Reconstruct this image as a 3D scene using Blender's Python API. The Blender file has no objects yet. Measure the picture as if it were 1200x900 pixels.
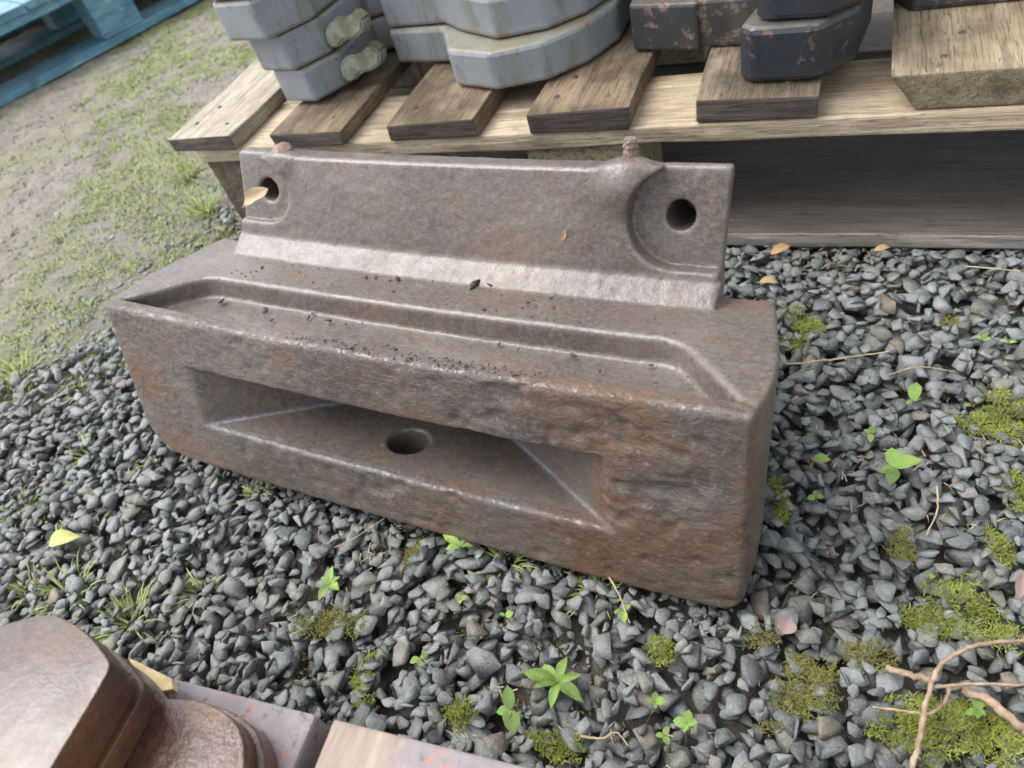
import bpy, bmesh, math, random
import numpy as np
from mathutils import Vector, Matrix
random.seed(7); np.random.seed(7)
sc = bpy.context.scene
# ------------------------------------------------------------------ camera, sky, sun, exposure
S = 0.45                                   # everything is laid out in units of 0.45 m and scaled at the end
CAM_M = np.array([[0.8998629690431119, 0.3688783271184336, -0.23275613144925128],
                  [0.12817081399470998, -0.7337041573760885, -0.6672708984280503],
                  [-0.41691591404604444, 0.57061982898542, -0.7075126369074982]])   # right, down, forward
CAM_C = np.array([0, 0, 1.1]); CAM_F = 844.65
cd = bpy.data.cameras.new('camera'); cam = bpy.data.objects.new('camera', cd); sc.collection.objects.link(cam)
cd.sensor_width = 36; cd.lens = 36 * CAM_F / 1200; cd.clip_start = 0.01; cd.clip_end = 500
cd.dof.use_dof = True; cd.dof.focus_distance = .50; cd.dof.aperture_fstop = 9.0
mw = Matrix.Identity(4)
for i in range(3):
    mw[i][0] = CAM_M[0][i]; mw[i][1] = -CAM_M[1][i]; mw[i][2] = -CAM_M[2][i]; mw[i][3] = CAM_C[i] * S
cam.matrix_world = mw
sc.camera = cam
SUN_EL, SUN_AZ = math.radians(60), math.radians(192)      # direction the light comes from (azimuth from +x towards +y)
w = bpy.data.worlds.new('World'); sc.world = w; w.use_nodes = True
nt = w.node_tree; bg = nt.nodes['Background']
sky = nt.nodes.new('ShaderNodeTexSky'); sky.sky_type = 'NISHITA'; sky.sun_disc = False
sky.sun_elevation = SUN_EL; sky.sun_rotation = math.pi / 2 - SUN_AZ
sky.air_density = 1.0; sky.dust_density = 3.0
hs = nt.nodes.new('ShaderNodeHueSaturation'); hs.inputs['Saturation'].default_value = 0.32
nt.links.new(sky.outputs[0], hs.inputs['Color']); nt.links.new(hs.outputs[0], bg.inputs['Color'])
bg.inputs['Strength'].default_value = 0.15
sl = bpy.data.lights.new('sun', 'SUN'); sl.energy = 1.1; sl.angle = math.radians(50); sl.color = (1, .97, .92)
so = bpy.data.objects.new('sun', sl); sc.collection.objects.link(so)
dv = Vector((math.cos(SUN_EL) * math.cos(SUN_AZ), math.cos(SUN_EL) * math.sin(SUN_AZ), math.sin(SUN_EL)))
so.rotation_euler = dv.to_track_quat('Z', 'Y').to_euler()
sc.view_settings.view_transform = 'Standard'; sc.view_settings.look = 'None'
sc.view_settings.exposure = 1.42; sc.view_settings.gamma = 1

# ------------------------------------------------------------------ helpers
COL = sc.collection
def ray(px, py): return CAM_M.T @ np.array([(px - 600) / CAM_F, (py - 450) / CAM_F, 1.])
def G(px, py, z=0.):
    """ground point seen at a spot of the photograph"""
    r = ray(px, py); t = (z - CAM_C[2]) / r[2]; return CAM_C + t * r
def proj(P):
    c = (np.atleast_2d(P) - CAM_C) @ CAM_M.T
    z = np.where(c[:, 2] > .05, c[:, 2], np.nan)
    return np.stack([600 + CAM_F * c[:, 0] / z, 450 + CAM_F * c[:, 1] / z], 1)
def mesh_np(name, V, Fq, mat=None, smooth=False):
    me = bpy.data.meshes.new(name); V = np.asarray(V, dtype=np.float32)
    if isinstance(Fq, np.ndarray):
        n, k = Fq.shape; me.vertices.add(len(V)); me.vertices.foreach_set('co', V.ravel())
        me.loops.add(n * k); me.loops.foreach_set('vertex_index', Fq.astype(np.int32).ravel())
        me.polygons.add(n); me.polygons.foreach_set('loop_start', np.arange(0, n * k, k, dtype=np.int32))
        me.polygons.foreach_set('loop_total', np.full(n, k, dtype=np.int32))
        me.update(calc_edges=True)
    else: me.from_pydata([tuple(map(float, v)) for v in V], [], Fq)
    if smooth: me.polygons.foreach_set('use_smooth', np.ones(len(me.polygons), dtype=bool))
    if mat: me.materials.append(mat)
    me.update(); return me
def link(name, me, parent=None, loc=(0, 0, 0), rot=(0, 0, 0), scale=None):
    o = bpy.data.objects.new(name, me); COL.objects.link(o); o.location = loc; o.rotation_euler = rot
    if scale is not None: o.scale = scale if hasattr(scale, '__len__') else (scale,) * 3
    if parent: o.parent = parent
    return o
def tag(o, label=None, cat=None, group=None, kind=None):
    if label: o['label'] = label
    if cat: o['category'] = cat
    if group: o['group'] = group
    if kind: o['kind'] = kind
    return o
def empty(name, loc, rz=0): 
    o = link(name, None, None, loc, (0, 0, rz)); o.empty_display_size = .02; return o
# lattice value noise, vectorised
def vnoise(P, seed=0):
    P = np.asarray(P, dtype=np.float64); I = np.floor(P).astype(np.int64); f = P - I; f = f * f * (3 - 2 * f)
    def h(a, b, c):
        n = (a * 374761393 + b * 668265263 + c * 2147483647 + seed * 144665) & 0xffffffff
        n = ((n ^ (n >> 13)) * 1274126177) & 0xffffffff; return ((n ^ (n >> 16)) & 0xffff) / 65535.
    r = 0
    for a in (0, 1):
        for b in (0, 1):
            for c in (0, 1):
                wgt = (f[..., 0] if a else 1 - f[..., 0]) * (f[..., 1] if b else 1 - f[..., 1]) * (f[..., 2] if c else 1 - f[..., 2])
                r = r + wgt * h(I[..., 0] + a, I[..., 1] + b, I[..., 2] + c)
    return r * 2 - 1
def fbm(P, o=3, seed=0):
    r = 0; a = 1.; P = np.asarray(P, float)
    for k in range(o): r = r + a * vnoise(P * 2 ** k + 17.3 * k, seed + k); a *= .5
    return r
def tri_noise2(x, y, sc_, o=3, seed=0): return fbm(np.stack([x * sc_, y * sc_, np.zeros_like(x) + .5], -1), o, seed)

# ------------------------------------------------------------------ materials (object coordinates, metres)
class MT:
    def __init__(s, name):
        s.m = bpy.data.materials.new(name); s.m.use_nodes = True; s.t = s.m.node_tree; s.b = s.t.nodes['Principled BSDF']
        s.tc = s.t.nodes.new('ShaderNodeTexCoord'); s.co = s.tc.outputs['Object']
    def n(s, typ, **k):
        nd = s.t.nodes.new(typ)
        for a, v in k.items(): setattr(nd, a, v)
        return nd
    def l(s, a, b): s.t.links.new(a, b)
    def noise(s, scale, detail=5, rough=.55, co=None, stretch=None, dist=0):
        nd = s.n('ShaderNodeTexNoise'); nd.inputs['Scale'].default_value = scale; nd.inputs['Detail'].default_value = detail
        nd.inputs['Roughness'].default_value = rough; nd.inputs['Distortion'].default_value = dist
        co = co or s.co
        if stretch:
            mp = s.n('ShaderNodeMapping'); mp.inputs['Scale'].default_value = stretch; s.l(co, mp.inputs['Vector']); co = mp.outputs[0]
        s.l(co, nd.inputs['Vector']); return nd.outputs['Fac']
    def ramp(s, fac, stops, interp='LINEAR'):
        nd = s.n('ShaderNodeValToRGB'); cr = nd.color_ramp; cr.interpolation = interp
        while len(cr.elements) < len(stops): cr.elements.new(.5)
        for e, (p, c) in zip(cr.elements, stops): e.position = p; e.color = (*c, 1) if hasattr(c, '__len__') else (c, c, c, 1)
        s.l(fac, nd.inputs['Fac']); return nd.outputs['Color']
    def mix(s, fac, a, b, mode='MIX'):
        nd = s.n('ShaderNodeMix', data_type='RGBA', blend_type=mode)
        for sock, v in ((nd.inputs['Factor'], fac), (nd.inputs[6], a), (nd.inputs[7], b)):
            if isinstance(v, (int, float)): sock.default_value = v
            elif isinstance(v, tuple): sock.default_value = (*v, 1)
            else: s.l(v, sock)
        return nd.outputs[2]
    def bump(s, h, strength, dist, prev=None):
        nd = s.n('ShaderNodeBump'); nd.inputs['Strength'].default_value = strength; nd.inputs['Distance'].default_value = dist
        s.l(h, nd.inputs['Height'])
        if prev: s.l(prev, nd.inputs['Normal'])
        return nd.outputs[0]
    def out(s, col=None, rough=None, normal=None, metal=0, spec=.5):
        for k, v in (('Base Color', col), ('Roughness', rough), ('Normal', normal)):
            if v is None: continue
            if isinstance(v, (int, float)): s.b.inputs[k].default_value = v
            elif isinstance(v, tuple): s.b.inputs[k].default_value = (*v, 1)
            else: s.l(v, s.b.inputs[k])
        s.b.inputs['Metallic'].default_value = metal
        if 'Specular IOR Level' in s.b.inputs: s.b.inputs['Specular IOR Level'].default_value = spec
        return s.m
def mat_iron(name, dark, mid, rust, rust_amt=.5, rough=(.35, .6), pit=.5, moss=None, scale=1., wear=None):
    s = MT(name)
    big = s.noise(9 * scale, 6, .6); med = s.noise(34 * scale, 6, .65); fine = s.noise(260, 4, .7); vf = s.noise(900, 2, .6)
    c = s.mix(s.ramp(big, [(.38, 0.), (.64, 1.)]), dark, mid)
    c = s.mix(s.ramp(med, [(.62 - .25 * rust_amt, 0.), (.80 - .2 * rust_amt, 1.)]), c, rust)
    c = s.mix(s.ramp(fine, [(.42, 0.), (.62, .35)]), c, tuple(min(1, x * 1.55) for x in mid))
    c = s.mix(s.ramp(vf, [(.56, 0.), (.7, .5)]), c, tuple(x * .45 for x in dark))
    if moss:
        g2 = s.noise(22, 5, .7); c = s.mix(s.ramp(g2, [(.5, 0.), (.64, moss[3])]), c, moss[:3])
    if wear:
        geo = s.n('ShaderNodeNewGeometry'); c = s.mix(s.ramp(geo.outputs['Pointiness'], [(.508, 0.), (.57, .6)]), c, wear)
        c = s.mix(s.ramp(s.noise(5, 4, .6), [(.5, 0.), (.7, .45)]), c, (.155, .095, .055))
        a1 = s.n('ShaderNodeAttribute'); a1.attribute_name = 'rusty'; a2 = s.n('ShaderNodeAttribute'); a2.attribute_name = 'worn'  # 'worn' holds the painted sheen of foot, pocket and tray
        mm = s.n('ShaderNodeMath', operation='MULTIPLY'); s.l(a1.outputs['Fac'], mm.inputs[0]); s.l(s.ramp(med, [(.35, .35), (.6, 1.)]), mm.inputs[1])
        c = s.mix(mm.outputs[0], c, s.mix(s.ramp(fine, [(.4, 0.), (.6, 1.)]), (.185, .088, .040), (.115, .068, .044)))
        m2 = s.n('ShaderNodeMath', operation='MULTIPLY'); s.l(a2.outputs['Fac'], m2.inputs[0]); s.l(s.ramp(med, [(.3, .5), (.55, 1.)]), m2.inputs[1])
        c = s.mix(m2.outputs[0], c, s.mix(s.ramp(fine, [(.4, 0.), (.6, 1.)]), (.105, .110, .120), (.150, .158, .172)))  # blue-grey colour of the painted sheen on foot, pocket and tray
    r = s.ramp(s.noise(60, 5, .6), [(.3, rough[0]), (.7, rough[1])])
    nb = s.bump(fine, pit * .5, .0012); nb = s.bump(s.noise(110, 5, .7), pit, .0022, nb)
    if wear:
        a3 = s.n('ShaderNodeAttribute'); a3.attribute_name = 'rough_face'; fl = s.ramp(s.noise(95, 7, .75, None, (1, 1, 1.6), .6), [(.44, 0.), (.56, 1.)])
        m3 = s.n('ShaderNodeMath', operation='MULTIPLY'); s.l(a3.outputs['Fac'], m3.inputs[0]); s.l(fl, m3.inputs[1]); nb = s.bump(m3.outputs[0], .6, .0016, nb)
        fk = s.ramp(s.noise(240, 5, .7), [(.60, 0.), (.66, .55)]); m4 = s.n('ShaderNodeMath', operation='MULTIPLY'); s.l(a3.outputs['Fac'], m4.inputs[0]); s.l(fk, m4.inputs[1]); c = s.mix(m4.outputs[0], c, (.27, .25, .225))
        dk = s.ramp(s.noise(60, 6, .7), [(.34, .6), (.46, 0.)]); m5 = s.n('ShaderNodeMath', operation='MULTIPLY'); s.l(a3.outputs['Fac'], m5.inputs[0]); s.l(dk, m5.inputs[1]); c = s.mix(m5.outputs[0], c, (.06, .045, .036))
    return s.out(c, r, nb, 0, .6)
def mat_wood(name, base, dark, light, axis='x', stain=.4, green=0., rough=.75):
    s = MT(name); st = (4, 46, 46) if axis == 'x' else (46, 4, 46)
    info = s.n('ShaderNodeObjectInfo'); va = s.n('ShaderNodeVectorMath', operation='MULTIPLY_ADD')
    va.inputs[1].default_value = (1, 1, 1); cmb = s.n('ShaderNodeCombineXYZ')
    mu = s.n('ShaderNodeMath', operation='MULTIPLY'); mu.inputs[1].default_value = 7.; s.l(info.outputs['Random'], mu.inputs[0])
    for i in range(3): s.l(mu.outputs[0], cmb.inputs[i])
    s.l(s.co, va.inputs[0]); s.l(cmb.outputs[0], va.inputs[2]); co = va.outputs[0]
    g = s.noise(1.6, 6, .6, co, st, .6); g2 = s.noise(5., 4, .6, co, st, .2); bl = s.noise(14, 5, .6, co)
    c = s.ramp(g, [(.26, dark), (.5, base), (.76, light)])
    c = s.mix(s.ramp(g2, [(.5, 0.), (.70, .45)]), c, tuple(x * .6 for x in dark))
    c = s.mix(s.ramp(bl, [(.42, 0.), (.62, stain)]), c, tuple(x * .5 for x in dark))
    if green: c = s.mix(s.ramp(s.noise(30, 5, .65, co), [(.46, 0.), (.62, green)]), c, (.13, .15, .03))
    c = s.mix(s.ramp(s.noise(300, 3, .6, co), [(.6, 0.), (.72, .4)]), c, tuple(x * .4 for x in dark))
    ck = s.ramp(s.noise(2.4, 3, .5, co, tuple(t * (2.2 if t > 10 else .6) for t in st), 1.2), [(.485, 0.), (.5, .8), (.515, 0.)]); c = s.mix(ck, c, tuple(x * .3 for x in dark))
    nb = s.bump(g2, .8, .002); nb = s.bump(ck, .6, -.0015, nb); nb = s.bump(s.noise(200, 4, .7, co), .4, .001, nb)
    return s.out(c, rough, nb, 0, .35)
def mat_paint(name, base, chip, rust, wear=.45, dirt=(.10, .10, .05), dirt_amt=.5, rough=(.35, .6)):
    s = MT(name); big = s.noise(12, 5, .6); med = s.noise(48, 6, .7); fi = s.noise(300, 3, .6)
    c = s.mix(s.ramp(big, [(.4, 0.), (.62, .7)]), base, tuple(x * .78 for x in base))
    c = s.mix(s.ramp(s.noise(26, 6, .65, None, (1, 1, .35)), [(.52, 0.), (.68, dirt_amt)]), c, dirt)
    m = s.ramp(med, [(.70 - .2 * wear, 0.), (.74 - .2 * wear, 1.)])
    geo = s.n('ShaderNodeNewGeometry'); sx = s.n('ShaderNodeSeparateXYZ'); s.l(geo.outputs['True Normal'], sx.inputs[0])
    upm = s.n('ShaderNodeMath', operation='MULTIPLY'); s.l(s.ramp(sx.outputs['Z'], [(.55, 0.), (.8, 1.)]), upm.inputs[0]); s.l(s.ramp(s.noise(40, 5, .7), [(.35, .3), (.6, .9)]), upm.inputs[1])
    c = s.mix(upm.outputs[0], c, tuple((x + y) * .62 for x, y in zip(chip, dirt)))
    so_ = s.n('ShaderNodeSeparateXYZ'); s.l(s.co, so_.inputs[0]); seam = s.n('ShaderNodeMath', operation='MULTIPLY'); s.l(s.ramp(so_.outputs['Z'], [(.0, 1.), (.0085, .0)]), seam.inputs[0]); s.l(s.ramp(s.noise(30, 6, .7), [(.48, 0.), (.6, .9)]), seam.inputs[1])
    c = s.mix(seam.outputs[0], c, rust)
    c = s.mix(s.ramp(s.noise(70, 6, .75, None, (1, 1, .22)), [(.55, 0.), (.66, .55 * dirt_amt)]), c, tuple(x * .5 for x in dirt))
    c = s.mix(m, c, s.mix(s.ramp(fi, [(.45, 0.), (.55, 1.)]), chip, rust))
    nb = s.bump(med, .35, .001); nb = s.bump(s.noise(420, 3, .6), .15, .0006, nb)
    return s.out(c, s.ramp(fi, [(.3, rough[0]), (.7, rough[1])]), nb, 0, .5)
def mat_simple(name, cols, scale=60, rough=.6, spec=.4, bumpd=.0006, rnd=0., trans=0.):
    s = MT(name); n = s.noise(scale, 5, .65); k = len(cols)
    c = s.ramp(n, [(.3 + .4 * i / max(1, k - 1), cc) for i, cc in enumerate(cols)])
    if rnd:
        at = s.n('ShaderNodeAttribute'); at.attribute_name = 'rnd'
        info = s.n('ShaderNodeObjectInfo')
        ad = s.n('ShaderNodeMath', operation='ADD'); s.l(at.outputs['Fac'], ad.inputs[0]); s.l(info.outputs['Random'], ad.inputs[1])
        c = s.mix(1., c, s.ramp(s_half(s, ad.outputs[0]), [(0., 1 - rnd), (1., 1 + rnd)]), 'MULTIPLY')
    if trans: s.b.inputs['Subsurface Weight'].default_value = 0
    return s.out(c, rough, s.bump(s.noise(scale * 5, 4, .6), .5, bumpd), 0, spec)
def s_half(s, v):
    fr = s.n('ShaderNodeMath', operation='FRACT'); s.l(v, fr.inputs[0]); return fr.outputs[0]
def mat_stone():
    s = MT('slate_gravel')
    at = s.n('ShaderNodeAttribute'); at.attribute_name = 'rnd'
    at2 = s.n('ShaderNodeAttribute'); at2.attribute_type = 'OBJECT'; at2.attribute_name = 'tone'
    ad = s.n('ShaderNodeMath', operation='ADD'); s.l(at.outputs['Fac'], ad.inputs[0]); s.l(at2.outputs['Fac'], ad.inputs[1]); r = s_half(s, ad.outputs[0])
    c = s.ramp(r, [(0., (.085, .098, .103)), (.2, (.215, .235, .24)), (.4, (.21, .222, .215)), (.58, (.125, .145, .140)), (.74, (.24, .25, .25)),
                   (.86, (.19, .19, .165)), (.93, (.25, .225, .20)), (.97, (.21, .16, .115))], 'CONSTANT')
    geo = s.n('ShaderNodeNewGeometry')
    n1 = s.noise(120, 5, .65, geo.outputs['Position']); n2 = s.noise(520, 4, .7, geo.outputs['Position'])
    c = s.mix(s.ramp(n1, [(.38, 0.), (.60, .7)]), c, (.10, .105, .095))
    c = s.mix(s.ramp(n2, [(.52, 0.), (.66, .6)]), c, (.27, .28, .27))
    c = s.mix(s.ramp(s.noise(1100, 3, .7, geo.outputs['Position']), [(.34, .7), (.45, 0.)]), c, (.07, .075, .075))
    c = s.mix(s.ramp(s.noise(26, 5, .7, geo.outputs['Position']), [(.50, 0.), (.66, .5)]), c, (.115, .115, .06))
    nb = s.bump(n1, .7, .002); nb = s.bump(n2, .7, .0011, nb)
    return s.out(c, s.ramp(n2, [(.3, .40), (.7, .70)]), nb, 0, .5)

M_CAST = mat_iron('weathered_cast_iron', (.082, .066, .056), (.142, .121, .106), (.128, .078, .048), .36, (.22, .46), .45, wear=(.20, .175, .165))
M_RUST = mat_iron('wet_rusty_iron', (.050, .024, .016), (.080, .038, .024), (.13, .045, .019), .6, (.10, .30), .6, (.065, .065, .018, .55))
M_RUSTTOP = mat_iron('sheen_tinted_rusty_top', (.052, .031, .026), (.088, .060, .055), (.085, .036, .022), .5, (.18, .38), .22, (.08, .075, .035, .3))  # pinker base than the sides, sky sheen put into the top's colour
M_STUD = mat_iron('rusty_stud', (.12, .08, .07), (.2, .14, .12), (.22, .10, .06), .5, (.5, .7), .8)
M_GREY = mat_paint('grey_paint', (.225, .25, .265), (.15, .11, .07), (.28, .11, .04), .42, (.14, .145, .085), .8)
M_GREYLUG = mat_paint('mossy_pale_paint', (.27, .29, .24), (.12, .12, .08), (.14, .13, .06), .6, (.10, .115, .05), .9)
M_BLACK = mat_paint('worn_black_paint', (.024, .029, .036), (.09, .08, .075), (.15, .058, .026), .58, (.09, .08, .065), .35, (.3, .55))
M_BLACKG = mat_paint('scuffed_black_paint', (.036, .036, .038), (.17, .145, .125), (.105, .060, .040), .8, (.10, .09, .07), .5, (.35, .6))
M_PALE = mat_wood('pale_wood', (.47, .38, .26), (.28, .205, .125), (.64, .55, .42), 'x', .4)
M_BOARD = mat_wood('weathered_board', (.215, .152, .100), (.09, .062, .040), (.33, .25, .17), 'y', .75, .15)
M_BOARDD = mat_wood('dark_board', (.175, .13, .095), (.075, .055, .038), (.28, .22, .16), 'y', .75, .15)
M_BOARDL = mat_wood('grey_board', (.38, .33, .26), (.20, .165, .125), (.52, .46, .38), 'y', .3, .1)
M_END = mat_wood('dark_end_grain', (.10, .08, .065), (.05, .04, .032), (.20, .16, .12), 'x', .5)
M_YEL = mat_wood('mossy_yellow_board', (.25, .20, .125), (.12, .09, .06), (.36, .30, .21), 'y', .65, .1)
M_SKID = mat_wood('shade_dark_skid', (.125, .106, .088), (.09, .076, .063), (.155, .135, .112), 'x', .3)  # base darkened to paint in the shadow under the deck
M_SKIDF = mat_wood('lit_skid_front', (.36, .32, .27), (.20, .17, .14), (.46, .42, .37), 'x', .3)  # paler copy of the skid wood, paints its front edge as lit
M_CHIP = mat_simple('pressed_chip_block', [(.10, .085, .04), (.22, .19, .11), (.36, .32, .22), (.14, .14, .05)], 150, .9, .2, .002)
M_BLUE = None
def mat_blue():
    s = MT('worn_blue_paint'); g = s.noise(1.6, 6, .6, None, (5, 40, 40)); b = s.noise(16, 5, .65)
    c = s.ramp(g, [(.3, (.06, .14, .19)), (.5, (.10, .235, .31)), (.7, (.16, .33, .41))])
    c = s.mix(s.ramp(b, [(.5, 0.), (.7, .6)]), c, (.02, .075, .10))
    c = s.mix(s.ramp(s.noise(50, 6, .7, None, (.3, 1, 1)), [(.6, 0.), (.66, .75)]), c, (.34, .40, .40))
    c = s.mix(s.ramp(s.noise(38, 6, .7), [(.66, 0.), (.70, .8)]), c, (.20, .12, .07))
    return s.out(c, .6, s.bump(g, .5, .001), 0, .4)
M_BLUE = mat_blue()
def mat_pink(bare_x=None):
    s = MT('faded_pink_paint'); b = s.noise(30, 6, .65); g = s.noise(2., 6, .6, None, (46, 5, 46))
    c = s.mix(s.ramp(b, [(.4, 0.), (.62, .8)]), (.235, .20, .20), (.15, .14, .145))
    c = s.mix(s.ramp(s.noise(70, 6, .7), [(.54, 0.), (.60, .9)]), c, (.32, .15, .13))
    c = s.mix(s.ramp(s.noise(130, 5, .7), [(.58, 0.), (.64, .85)]), c, (.10, .09, .09))
    c = s.mix(s.ramp(s.noise(20, 6, .7), [(.60, 0.), (.68, .7)]), c, (.40, .33, .24))
    if bare_x is not None:      # the paint has worn off the first hand's breadth of this board
        so_ = s.n('ShaderNodeSeparateXYZ'); s.l(s.co, so_.inputs[0]); ad = s.n('ShaderNodeMath', operation='MULTIPLY_ADD'); s.l(s.noise(55, 6, .7), ad.inputs[0]); ad.inputs[1].default_value = .035; s.l(so_.outputs['X'], ad.inputs[2])
        bw = s.ramp(g, [(.35, (.17, .125, .10)), (.5, (.26, .205, .16)), (.66, (.36, .29, .22))]); bw = s.mix(s.ramp(s.noise(60, 6, .7), [(.5, 0.), (.62, .6)]), bw, (.25, .21, .205))
        c = s.mix(s.ramp(ad.outputs[0], [(bare_x + .014, 1.), (bare_x + .018, 0.)]), c, bw)
    return s.out(c, .65, s.bump(s.noise(130, 5, .7), .5, .001), 0, .4)
M_PINK = mat_pink()
M_BARE = mat_wood('bare_light_brown_wood', (.42, .33, .23), (.30, .20, .13), (.52, .42, .30), 'y', .3)  # unpainted light brown timber
M_STONE = mat_stone()
M_MOSS = mat_simple('bright_moss', [(.085, .10, .018), (.155, .175, .028), (.25, .27, .06)], 45, .8, .2, .0003, .35)
M_MOSSB = mat_simple('brownish_moss', [(.085, .075, .026), (.15, .14, .038), (.13, .17, .03)], 45, .85, .15, .0003, .35)
M_CLOD = mat_simple('soil_crumb', [(.15, .125, .105), (.27, .24, .21), (.38, .35, .32)], 200, .85, .25, .0004, .4)
M_STEM = mat_simple('stem', [(.16, .18, .05), (.22, .16, .07)], 60, .6)
M_MOSSD = mat_simple('moss_base', [(.05, .05, .02), (.09, .10, .025), (.07, .06, .035)], 120, .9, .15)
M_GRASS = mat_simple('grass_blades', [(.13, .17, .04), (.22, .28, .06), (.36, .38, .14)], 20, .55, .35, .0002, .35)
M_DRY = mat_simple('dry_straw', [(.22, .16, .09), (.36, .28, .17), (.48, .40, .28)], 80, .7, .3)
M_LEAF = mat_simple('fresh_leaf', [(.07, .14, .022), (.115, .22, .033), (.19, .29, .06), (.24, .27, .08)], 90, .42, .45, .0008, .35)
M_DLEAF = mat_simple('dry_leaf', [(.24, .13, .05), (.38, .24, .11), (.52, .38, .22)], 90, .6, .3)
M_YLEAF = mat_simple('yellow_green_leaf', [(.36, .40, .10), (.50, .52, .18)], 90, .5, .3)
M_PLEAF = mat_simple('pinkish_leaf', [(.22, .15, .13), (.34, .24, .22)], 90, .6, .3)
M_TWIG = mat_simple('twig_bark', [(.17, .11, .07), (.30, .21, .14), (.44, .34, .25)], 160, .75, .3, .001)
M_CRUMB = mat_simple('dark_crumbs', [(.03, .028, .025), (.09, .08, .07)], 150, .8, .3)
M_SHARD = mat_simple('fresh_wood', [(.50, .34, .13), (.66, .50, .26), (.74, .62, .40)], 60, .6, .3)
def mat_ground():
    s = MT('soil_and_moss_ground')
    big = s.noise(5.5, 6, .62); med = s.noise(26, 6, .68); fi = s.noise(130, 5, .72); vf = s.noise(480, 4, .7)
    at = s.n('ShaderNodeAttribute'); at.attribute_name = 'bed'
    soil = s.ramp(med, [(.3, (.19, .16, .14)), (.5, (.30, .262, .232)), (.7, (.40, .365, .33))])
    soil = s.mix(s.ramp(fi, [(.42, 0.), (.66, .6)]), soil, (.21, .19, .165))
    soil = s.mix(s.ramp(vf, [(.55, 0.), (.68, .6)]), soil, (.48, .46, .43))
    soil = s.mix(s.ramp(vf, [(.34, .8), (.44, 0.)]), soil, (.10, .10, .10))
    gm = s.mix(.5, s.ramp(big, [(.40, 0.), (.62, 1.)]), s.ramp(fi, [(.40, 0.), (.62, 1.)]), 'MULTIPLY')
    gmask = s.n('ShaderNodeMath', operation='MULTIPLY'); sp = s.n('ShaderNodeSeparateColor'); s.l(gm, sp.inputs[0]); s.l(sp.outputs[0], gmask.inputs[0]); gmask.inputs[1].default_value = .75
    top = s.mix(gmask.outputs[0], soil, s.ramp(vf, [(.4, (.19, .20, .07)), (.6, (.31, .33, .13))]))
    bed = s.ramp(fi, [(.3, (.075, .066, .055)), (.55, (.13, .112, .09)), (.7, (.18, .16, .13))])
    c = s.mix(at.outputs['Fac'], top, bed)
    nb = s.bump(fi, 1., .007); nb = s.bump(vf, 1., .003, nb)
    return s.out(c, s.ramp(fi, [(.3, .6), (.7, .85)]), nb, 0, .35)
M_GROUND = mat_ground()

# ------------------------------------------------------------------ where things stand
# the iron block leans back a little; canonical (s along, d deep, h up) -> place
T_, SG = 0.2779524113287407, 0.041461428150916836; XC, Y0 = -0.7464005823167765, 0.5216969736875022
WARP = np.array([[0.0015791374993991546, -0.012186358766343173, 0.0009644102815331507], [0.006988838634019226, -0.005575498074494284, 0.004222726552870535], [-0.025372370897852464, -0.03556245181069047, 0.002719724292957837], [0.003268261748034251, -0.014631247098080903, 0.013031867663675933], [0.013338807882648818, 0.026411710757792715, -0.036671207034126865], [-0.02155936480611247, -0.02394065282067743, 0.036781654354235915], [0.02439011728617517, 0.05828372700481951, -0.02298134112803406], [-0.009658563911487677, 0.015355084548404728, 0.003723392863678122]])
def BW(P):
    P = np.atleast_2d(np.asarray(P, float)); s, e, h = P[:, 0], P[:, 1], P[:, 2]
    hv = h * math.cos(SG) - s * math.sin(SG)
    R = np.stack([XC + s * math.cos(SG) + h * math.sin(SG), Y0 + e * math.cos(T_) + hv * math.sin(T_), -e * math.sin(T_) + hv * math.cos(T_)], 1)
    a, b, c = s / .65, e / .35, h / .5
    W = R + np.stack([np.ones_like(a), a, b, c, a * b, a * c, b * c, a * a * .7], 1) @ WARP
    return CAM_C + .97 * (W - CAM_C)
PA = np.array([-.279, 1.4, 0.]); PTH = math.radians(3.2)
PU = np.array([math.cos(PTH), math.sin(PTH), 0]); PV = np.array([-math.sin(PTH), math.cos(PTH), 0])
def pallet_uv(x, y): q = np.stack([np.asarray(x) - PA[0], np.asarray(y) - PA[1]], -1); return q @ PU[:2], q @ PV[:2]
edge_pts = [G(-500, 620), G(0, 470), G(130, 395), G(210, 335), G(262, 285), G(300, 235)]
def bedness(x, y):
    """1 in the gravel bed, 0 on the bare soil to the left"""
    x = np.asarray(x, float); y = np.asarray(y, float)
    ys = np.array([p[1] for p in edge_pts]); xs = np.array([p[0] for p in edge_pts]); o = np.argsort(ys)
    bx = np.interp(y, ys[o], xs[o]); bx = np.where(y > ys.max(), xs[o][-1] + .2 * (y - ys.max()), bx)
    d = x - bx + .16 * tri_noise2(x, y, 2.3, 3, 5)
    return np.clip(d / 1.0 + .5, 0, 1)

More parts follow.
